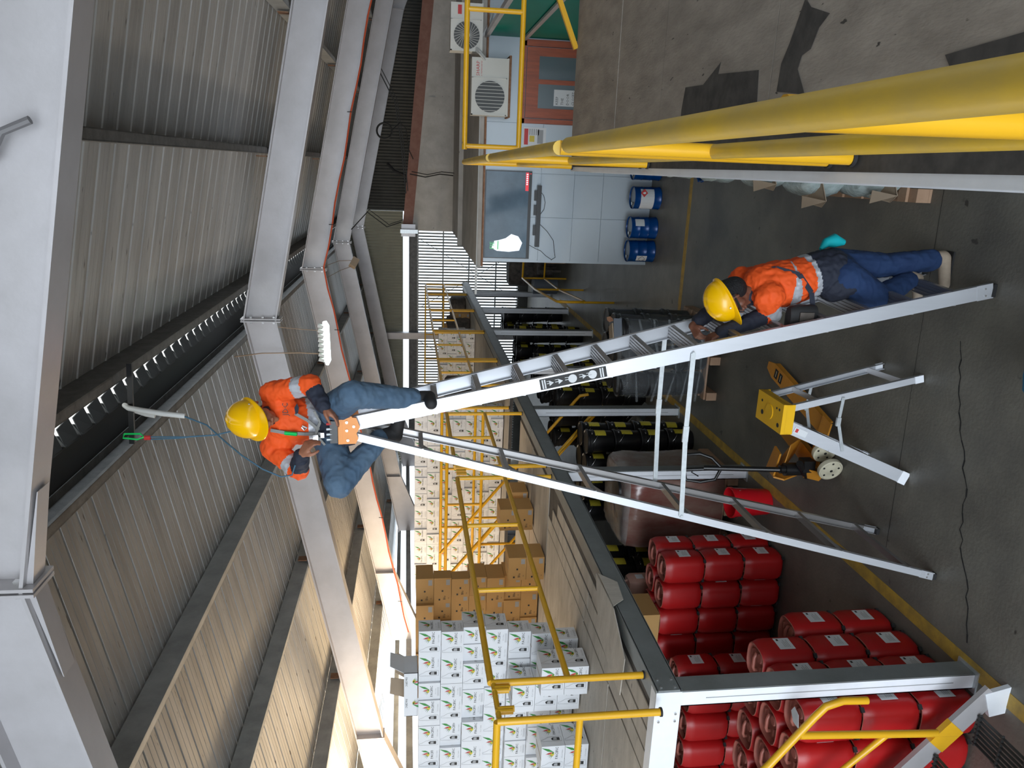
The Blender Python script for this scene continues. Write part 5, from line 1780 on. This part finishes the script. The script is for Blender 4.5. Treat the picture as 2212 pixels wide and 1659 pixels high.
def flesh(name, prims, voxel, smooth, parent=None, org=None, folds=0.0, fold_scale=18):
    """prims: (p0,r0,p1,r1,bands); one continuous remeshed surface, painted by the nearest limb"""
    vs, fs = [], []
    for p in prims:
        a_, b_ = cap_geo(p[0], p[1], p[2], p[3])
        o_ = len(vs)
        vs += a_
        fs += [[i + o_ for i in f] for f in b_]
    me = bpy.data.meshes.new('tmp')
    me.from_pydata([tuple(v) for v in vs], [], fs)
    bm = bmesh.new()
    bm.from_mesh(me)
    bmesh.ops.recalc_face_normals(bm, faces=bm.faces)
    bm.to_mesh(me)
    bm.free()
    ob = bpy.data.objects.new('tmp', me)
    COL.objects.link(ob)
    md = ob.modifiers.new('r', 'REMESH')
    md.mode = 'VOXEL'
    md.voxel_size = voxel
    if smooth:
        sm = ob.modifiers.new('s', 'SMOOTH')
        sm.factor = .6
        sm.iterations = smooth
    dg = bpy.context.evaluated_depsgraph_get()
    dg.update()
    me2 = bpy.data.meshes.new_from_object(ob.evaluated_get(dg))
    bpy.data.objects.remove(ob)
    me2.name = name
    o_ = ORG[parent] if parent is not None else Vector(org)
    names = []
    for p in prims:
        for b in p[4]:
            if b[1] not in names:
                names.append(b[1])
    me2.materials.clear()
    for n_ in names:
        me2.materials.append(M[n_])
    segs_ = [(Vector(p[0]), p[1], Vector(p[2]), p[3], p[4]) for p in prims]
    from mathutils import noise
    if folds:
        nrm = [v.normal.copy() for v in me2.vertices]
        for v, n_ in zip(me2.vertices, nrm):
            q = v.co * fold_scale
            h = noise.noise(q) + .5 * noise.noise(q * 2.1)
            h = 1 - abs(h) * 2.2
            v.co += n_ * (h * folds)
    mi = []
    for f in me2.polygons:
        c_ = f.center
        best, bm_ = 1e9, 0
        for (a_, ra, b_, rb, bands) in segs_:
            d = b_ - a_
            L2 = d.length_squared
            t_ = 0 if L2 < 1e-9 else max(0, min(1, (c_ - a_).dot(d) / L2))
            dist = (c_ - (a_ + d * t_)).length - (ra + (rb - ra) * t_)
            if dist < best:
                best = dist
                for te, mm in bands:
                    if t_ <= te:
                        bm_ = mm
                        break
        mi.append(names.index(bm_))
    me2.polygons.foreach_set('material_index', mi)
    me2.polygons.foreach_set('use_smooth', [True] * len(mi))
    for v in me2.vertices:
        v.co -= o_
    me2.update()
    o = bpy.data.objects.new(name, me2)
    COL.objects.link(o)
    if parent is not None:
        o.parent = parent
    else:
        o.location = o_
    ORG[o] = o_
    return o


def hand(w_, d, nrm, thumb, curl, mt, s=.92):
    """w_ wrist, d towards fingers, nrm out of the palm (fingers curl that way), thumb = side of the thumb"""
    w_, d, nrm, thumb = Vector(w_), Vector(d).normalized(), Vector(nrm).normalized(), Vector(thumb).normalized()
    nrm = (nrm - d * nrm.dot(d)).normalized()
    thumb = (thumb - d * thumb.dot(d) - nrm * thumb.dot(nrm)).normalized()
    P_ = []
    sk = [(1, mt)]
    for k, (off, L, r_) in enumerate(((.030, .074, .0088), (.010, .082, .0092), (-.010, .076, .0088), (-.029, .060, .0078))):
        kn = w_ + d * (.082 - .004 * abs(k - 1)) * s + thumb * off * s
        P_.append((w_ + thumb * off * .5 * s, .017 * s, kn, .0135 * s, sk))
        a0 = curl * (.8 + .08 * k)
        cur, ang = kn, 0
        for q, frac in enumerate((.45, .31, .24)):
            ang += a0 * (.55, .75, .5)[q]
            dd_ = d * math.cos(ang) + nrm * math.sin(ang)
            nx = cur + dd_ * L * frac * s
            P_.append((cur, r_ * s, nx, r_ * s * (.95 - .08 * q), sk))
            cur = nx
    a_ = w_ + d * .018 * s + thumb * .020 * s
    b_ = a_ + (thumb * .75 + d * .6 + nrm * .3).normalized() * .042 * s
    c_ = b_ + (d * .8 + thumb * .25 + nrm * .55 * curl).normalized() * .034 * s
    e_ = c_ + (d * .8 - thumb * .2 + nrm * .7 * curl).normalized() * .026 * s
    P_ += [(a_, .016 * s, b_, .0125 * s, sk), (b_, .0125 * s, c_, .0105 * s, sk), (c_, .0105 * s, e_, .009 * s, sk)]
    return P_


def head(c, f, u, mt, hair=True, r=.092):
    """c centre of the skull, f forward, u up"""
    c, f, u = Vector(c), Vector(f).normalized(), Vector(u).normalized()
    u = (u - f * u.dot(f)).normalized()
    s = f.cross(u)
    sk = [(1, mt)]
    P_ = [(c - f * .018 + u * .02, r * .98, c + f * .012 + u * .015, r * .92, sk),
          (c + f * .040 - u * .055, .050, c + f * .030 - u * .075, .042, sk),           # jaw
          (c + f * .075 - u * .098, .016, c + f * .070 - u * .085, .022, sk),           # chin
          (c + f * .088 - u * .005, .009, c + f * .108 - u * .038, .013, sk),           # nose
          (c + f * .096 - u * .062 - s * .02, .008, c + f * .096 - u * .062 + s * .02, .008, sk),   # lips
          (c + f * .078 + u * .012 - s * .045, .012, c + f * .086 + u * .014 + s * .0, .012, sk),
          (c + f * .078 + u * .012 + s * .045, .012, c + f * .086 + u * .014 + s * .0, .012, sk)]   # brow
    for q in (-1, 1):
        P_.append((c + s * q * .090 + u * .012, .012, c + s * q * .092 - u * .022, .009, sk))   # ears
        P_.append((c + s * q * .050 + f * .055 - u * .03, .022, c + s * q * .045 + f * .050 - u * .045, .022, sk))   # cheeks
    return P_


def frame(f, u):
    f, u = Vector(f).normalized(), Vector(u).normalized()
    u = (u - f * u.dot(f)).normalized()
    s = f.cross(u)
    return Matrix((f, -s, u)).transposed()       # local x forward, y left, z up


def hardhat(parent, c, f, u, s=1.0):
    Rm = frame(f, u)
    c = Vector(c)
    m_ = MB('helmet')
    n, rows = 36, 12
    vs_ = []
    for i in range(rows + 1):
        ph = PI / 2 * i / rows
        for k in range(n):
            a_ = 2 * PI * k / n
            rx, ry, rz = .132 * s, .108 * s, .118 * s
            x_, y_, z_ = rx * math.cos(a_) * math.cos(ph), ry * math.sin(a_) * math.cos(ph), rz * math.sin(ph) ** .9 if i else 0
            ridge = math.exp(-((abs(y_) - .0) / .014) ** 2) * .007 + math.exp(-((abs(y_) - .036) / .008) ** 2) * .005
            if i and i < rows:
                z_ += ridge * math.sin(ph)
                x_ *= 1 + ridge
            vs_.append(c + Rm @ Vector((x_, y_, z_)))
    m_.add(vs_, [(i * n + k, i * n + (k + 1) % n, (i + 1) * n + (k + 1) % n, (i + 1) * n + k) for i in range(rows) for k in range(n)])
    m_.build('hard_hat', parent, True)
    m_ = MB('helmet')
    vs_ = []
    for k in range(n):
        a_ = 2 * PI * k / n
        ext = .012 + .045 * max(0, math.cos(a_)) ** 2.5
        for (e_, dz) in ((-.004, .004), (ext, -.006 - .22 * (ext - .012)), (ext, -.012 - .22 * (ext - .012)), (-.004, -.006)):
            vs_.append(c + Rm @ Vector(((.132 * s + e_) * math.cos(a_), (.108 * s + e_) * math.sin(a_), dz)))
    m_.add(vs_, [(4 * k + j, 4 * ((k + 1) % n) + j, 4 * ((k + 1) % n) + (j + 1) % 4, 4 * k + (j + 1) % 4) for k in range(n) for j in range(4)])
    m_.build('hat_brim', parent, True)
    for q in (-1, 1):
        p_ = c + Rm @ Vector((.05, q * .104 * s, .022))
        n_ = Rm @ Vector((.0, q, .1))
        MB('galv').tube([p_, p_ + n_ * .004], .005, 8).build('hat_stud', parent, True)


OR, NV, RF = 'hivis', 'navy', 'reflect'
# ---- upper worker, sitting astride the ladder top
shL, elL, wrL = (-1.310, 4.37, 4.275), (-1.225, 4.26, 4.035), (-1.325, 4.17, 3.960)
shR, elR, wrR = (-1.650, 4.38, 4.290), (-1.745, 4.25, 4.120), (-1.600, 4.13, 4.085)
neck = (-1.47, 4.36, 4.33)
hc, hf, hu = Vector((-1.42, 4.245, 4.355)), Vector((-.05, -.80, -.60)), Vector((.03, -.62, .78))
S = [(1, 'skin')]
body = [((-1.53, 4.44, 3.96), .105, (-1.50, 4.42, 4.08), .10, S), ((-1.50, 4.42, 4.08), .10, (-1.48, 4.38, 4.20), .10, S),
        ((-1.36, 4.38, 4.255), .055, (-1.60, 4.38, 4.265), .055, S), ((-1.48, 4.38, 4.26), .052, (-1.445, 4.30, 4.32), .05, S),
        (shL, .046, elL, .038, S), (elL, .036, wrL, .026, S), (shR, .046, elR, .038, S), (elR, .036, wrR, .026, S),
        ((-1.45, 4.42, 3.96), .07, (-1.25, 4.13, 3.80), .052, S), ((-1.25, 4.13, 3.80), .05, (-1.335, 4.33, 3.44), .035, S),
        ((-1.62, 4.42, 3.96), .07, (-1.80, 4.18, 3.885), .052, S), ((-1.80, 4.18, 3.885), .05, (-1.60, 4.42, 3.63), .035, S)]
body += head(hc, hf, hu, 'skin')
body += hand(wrL, (-.62, -.12, -.75), (-.5, .1, .5), (-.5, -.7, .35), .55, 'skin')
body += hand(wrR, (.75, -.10, -.50), (.1, .35, -.8), (.3, -.6, .6), 1.0, 'skin')
p1 = flesh('person', body, .0065, 2, None, (-1.53, 4.44, 3.96))
tag(p1, 'person in yellow hard hat and orange shirt sitting astride the tall ladder top', 'person')
shirt = [((-1.53, 4.44, 4.00), .130, (-1.505, 4.42, 4.055), .132, [(1, NV)]), ((-1.505, 4.42, 4.06), .134, (-1.50, 4.415, 4.085), .136, [(1, RF)]),
         ((-1.50, 4.41, 4.11), .138, (-1.48, 4.39, 4.20), .128, [(1, OR)]),
         ((-1.36, 4.385, 4.225), .086, (-1.60, 4.385, 4.235), .086, [(1, OR)]), ((-1.32, 4.38, 4.265), .060, (-1.64, 4.385, 4.278), .060, [(1, OR)]),
         ((-1.43, 4.40, 4.31), .045, (-1.53, 4.40, 4.31), .045, [(1, NV)]),
         (shL, .066, elL, .056, [(.62, OR), (.86, RF), (1, OR)]), (elL, .056, wrL, .042, [(.28, OR), (1, NV)]),
         (shR, .066, elR, .056, [(.62, OR), (.86, RF), (1, OR)]), (elR, .056, tuple(Vector(elR).lerp(Vector(wrR), .86)), .044, [(.30, OR), (1, NV)])]
flesh('work_shirt', shirt, .0075, 2, p1, folds=.006)
jeans = [((-1.48, 4.45, 3.955), .128, (-1.585, 4.45, 3.96), .128, [(1, 'jean1')]), ((-1.53, 4.43, 3.92), .11, (-1.53, 4.44, 3.99), .12, [(1, 'jean1')]),
         ((-1.44, 4.41, 3.95), .100, (-1.245, 4.12, 3.795), .080, [(1, 'jean1')]), ((-1.245, 4.12, 3.795), .078, (-1.330, 4.325, 3.46), .058, [(1, 'jean1')]),
         ((-1.62, 4.41, 3.95), .100, (-1.80, 4.17, 3.885), .084, [(1, 'jean1')]), ((-1.80, 4.17, 3.885), .080, (-1.615, 4.41, 3.66), .060, [(1, 'jean1')])]
flesh('jeans', jeans, .0075, 3, p1, folds=.005, fold_scale=14)
flesh('boot', [((-1.335, 4.33, 3.46), .046, (-1.335, 4.34, 3.385), .048, [(1, 'blackrub')]), ((-1.335, 4.36, 3.365), .042, (-1.33, 4.22, 3.355), .036, [(1, 'blackrub')])], .008, 1, p1)
flesh('boot', [((-1.61, 4.42, 3.65), .052, (-1.595, 4.44, 3.58), .052, [(1, 'blackrub')]), ((-1.61, 4.45, 3.565), .045, (-1.46, 4.40, 3.54), .040, [(1, 'blackrub')])], .008, 1, p1)
hardhat(p1, hc + hu.normalized() * .030 - hf.normalized() * .004, hf, hu, 1.0)
# collar, pocket flaps, harness
m = MB('navy').tube([(-1.38, 4.30, 4.30), (-1.42, 4.26, 4.275), (-1.46, 4.245, 4.255)], [.022, .024, .016], 8)
m.build('collar', p1, True)
m = MB('ink').text('JDC', (-1.405, 4.243, 4.165), (1, 0, 0), (0, -.15, 1), .045)
m.use('navy').poly([(-1.40, 4.245, 4.125), (-1.36, 4.248, 4.13), (-1.335, 4.25, 4.115), (-1.36, 4.248, 4.105), (-1.39, 4.245, 4.11)], .003, (0, -1, 0))
tag(m.build('shirt_print', p1), kind='stuff')


def strap(nm, pts, mt, w_=.022, par=p1):
    m_ = MB(mt)
    for a_, b_ in zip(pts[:-1], pts[1:]):
        m_.bar(a_, b_, w_, .004, (0, -1, .2))
    return m_.build(nm, par)


strap('harness_strap', [(-1.50, 4.262, 4.27), (-1.515, 4.255, 4.18), (-1.525, 4.262, 4.08), (-1.535, 4.29, 3.99)], 'webgrey', .020)
strap('harness_strap', [(-1.40, 4.262, 4.13), (-1.44, 4.255, 4.06), (-1.50, 4.262, 4.00)], 'webgrey', .018)
strap('harness_strap', [(-1.38, 4.24, 4.02), (-1.45, 4.25, 3.99), (-1.53, 4.27, 4.02), (-1.60, 4.28, 3.97)], 'webgrey', .014)
strap('harness_strap', [(-1.60, 4.30, 3.93), (-1.60, 4.29, 3.86), (-1.59, 4.30, 3.80)], 'navy', .034)
m = MB('ltgreen').tube([(-1.512, 4.245, 4.19), (-1.518, 4.24, 4.12)], .012, 8)
m.build('harness_clip', p1, True)
m = MB('chrome').tube([(-1.47, 4.245, 4.09), (-1.48, 4.24, 4.065), (-1.495, 4.245, 4.08), (-1.48, 4.25, 4.095)], .006, 6).box((-1.55, 4.262, 4.02), (.04, .012, .03)).box((-1.53, 4.255, 3.98), (.03, .012, .02))
tag(m.build('buckles', p1), kind='stuff')
t = thing('tool_pouch', (-1.53, 4.24, 3.90), 'dark tool pouch with red handled tools on the ladder cap', 'tool pouch')
m = MB('black').b2((-1.44, 4.235, 3.892), (-1.575, 4.30, 3.935))
m.build('pouch_body', t)
for k in range(4):
    MB('lr' if k < 1 else 'galv').tube([(-1.455 - k * .032, 4.245, 3.90), (-1.458 - k * .032, 4.24, 3.955)], .008, 8).build('tool', t, True)

# ---- lower worker, standing at the foot of the ladder
D2 = 'skin2'
S = [(1, D2)]
shL, elL, wrL = (-.700, 4.33, 1.345), (-.800, 4.37, 1.265), (-.925, 4.37, 1.575)
shR, elR, wrR = (-.615, 4.62, 1.375), (-.79, 4.66, 1.470), (-.925, 4.56, 1.690)
hc, hf, hu = Vector((-.715, 4.40, 1.535)), Vector((-.86, -.22, -.46)), Vector((-.42, -.05, .90))
hipL, knL, anL = (-.57, 4.40, .80), (-.700, 4.42, .535), (-.595, 4.50, .285)
hipR, knR, anR = (-.52, 4.58, .80), (-.515, 4.57, .43), (-.465, 4.54, .105)
body = [((-.545, 4.48, .84), .11, (-.60, 4.46, 1.06), .10, S), ((-.60, 4.46, 1.06), .10, (-.675, 4.44, 1.28), .105, S),
        ((-.70, 4.33, 1.335), .055, (-.67, 4.56, 1.36), .055, S), ((-.675, 4.44, 1.35), .055, (-.695, 4.42, 1.46), .05, S),
        (shL, .046, elL, .038, S), (elL, .036, wrL, .026, S), (shR, .046, elR, .038, S), (elR, .036, wrR, .026, S),
        (hipL, .08, knL, .055, S), (knL, .05, anL, .036, S), (hipR, .08, knR, .055, S), (knR, .05, anR, .036, S)]
body += head(hc, hf, hu, D2)
body += hand(wrL, (-.45, .10, .90), (-.75, .1, -.4), (-.1, .95, .1), 1.15, D2)
body += hand(wrR, (-.62, -.60, -.30), (-.3, -.2, -.9), (-.2, -.6, .7), 1.1, D2)
p2 = flesh('person', body, .0065, 2, None, (-.5, 4.5, .02))
tag(p2, 'person in yellow hard hat and dark jeans steadying the foot of the tall ladder', 'person')
shirt = [((-.545, 4.475, .87), .140, (-.575, 4.47, .985), .135, [(1, NV)]), ((-.580, 4.47, 1.00), .136, (-.590, 4.465, 1.035), .136, [(1, RF)]),
         ((-.595, 4.46, 1.055), .136, (-.615, 4.455, 1.11), .138, [(1, OR)]), ((-.622, 4.455, 1.135), .139, (-.632, 4.452, 1.16), .139, [(1, RF)]),
         ((-.63, 4.46, 1.18), .148, (-.645, 4.46, 1.29), .138, [(1, OR)]), ((-.685, 4.35, 1.30), .090, (-.635, 4.58, 1.325), .090, [(1, OR)]),
         ((-.70, 4.44, 1.38), .062, (-.70, 4.43, 1.405), .058, [(1, NV)]), ((-.60, 4.40, .79), .10, (-.63, 4.42, .85), .10, [(1, NV)]),
         (shL, .068, elL, .062, [(.62, OR), (1, RF)]), (tuple(Vector(shL).lerp(Vector(elL), .9)), .062, elL, .060, [(1, OR)]), (elL, .056, wrL, .040, [(.16, OR), (1, NV)]),
         (shR, .066, elR, .056, [(.7, OR), (1, NV)]), (elR, .054, tuple(Vector(elR).lerp(Vector(wrR), .82)), .042, [(1, NV)])]
flesh('work_shirt', shirt, .0075, 2, p2, folds=.006)
jeans = [((-.575, 4.42, .80), .120, (-.535, 4.54, .80), .120, [(1, 'jean2')]), ((-.55, 4.48, .84), .125, (-.55, 4.48, .88), .12, [(1, 'jean2')]),
         (hipL, .108, knL, .080, [(1, 'jean2')]), (knL, .078, tuple(Vector(knL).lerp(Vector(anL), .92)), .062, [(1, 'jean2')]),
         (hipR, .108, knR, .080, [(1, 'jean2')]), (knR, .076, tuple(Vector(knR).lerp(Vector(anR), .90)), .070, [(1, 'jean2')])]
flesh('jeans', jeans, .0075, 3, p2, folds=.005, fold_scale=13)
flesh('shoe', [((-.58, 4.50, .275), .042, (-.59, 4.50, .245), .042, [(1, 'shoe')]), ((-.585, 4.50, .232), .036, (-.70, 4.47, .23), .030, [(1, 'shoe')])], .008, 1, p2)
flesh('shoe', [((-.455, 4.54, .10), .045, (-.45, 4.545, .05), .045, [(1, 'shoe')]), ((-.455, 4.54, .042), .041, (-.62, 4.50, .036), .034, [(1, 'shoe')])], .008, 1, p2)
MB('blackrub').b2((-.41, 4.50, .0), (-.655, 4.58, .012)).build('shoe_sole', p2)
hardhat(p2, hc + hu.normalized() * .038 - hf.normalized() * .004, hf, hu, 1.0)
hcb = hc - hf.normalized() * .03 - hu.normalized() * .02
flesh('hair', [(hcb + hu.normalized() * .03, .092, hcb - hu.normalized() * .03 - hf.normalized() * .01, .078, [(1, 'hair')])], .008, 1, p2)
sd = hf.cross(hu).normalized()
m = MB('black')
for q in (-1,):
    e_ = hc + hf.normalized() * .075 + hu.normalized() * .0
for q in (-1, 1):
    m.bar(hc + sd * q * .098 + hf.normalized() * .085 + hu.normalized() * .0, hc + sd * q * .098 - hf.normalized() * .02 + hu.normalized() * .005, .004, .012)
m.bar(hc + sd * .095 + hf.normalized() * .095, hc - sd * .095 + hf.normalized() * .095, .006, .03)
m.build('safety_glasses', p2)
strap('bag_strap', [(-.655, 4.60, 1.42), (-.58, 4.50, 1.37), (-.525, 4.38, 1.27), (-.555, 4.325, 1.14), (-.66, 4.32, 1.05), (-.74, 4.30, 1.04)], 'navy', .03, p2)
m = blob_box('blackrub', -.90, -.73, 4.24, 4.33, 1.03, 1.20, 20, 6, .004, 3)
m.build('shoulder_bag', p2, True)
MB('junk').b2((-.87, 4.232, 1.06), (-.77, 4.238, 1.15)).build('bag_mesh_pocket', p2)
m = MB('cyan').tube([(-.42, 4.55, .90), (-.38, 4.57, .86), (-.365, 4.58, .80), (-.375, 4.58, .73)], [.012, .03, .045, .018], 10)
m.build('cyan_glove', p2, True)
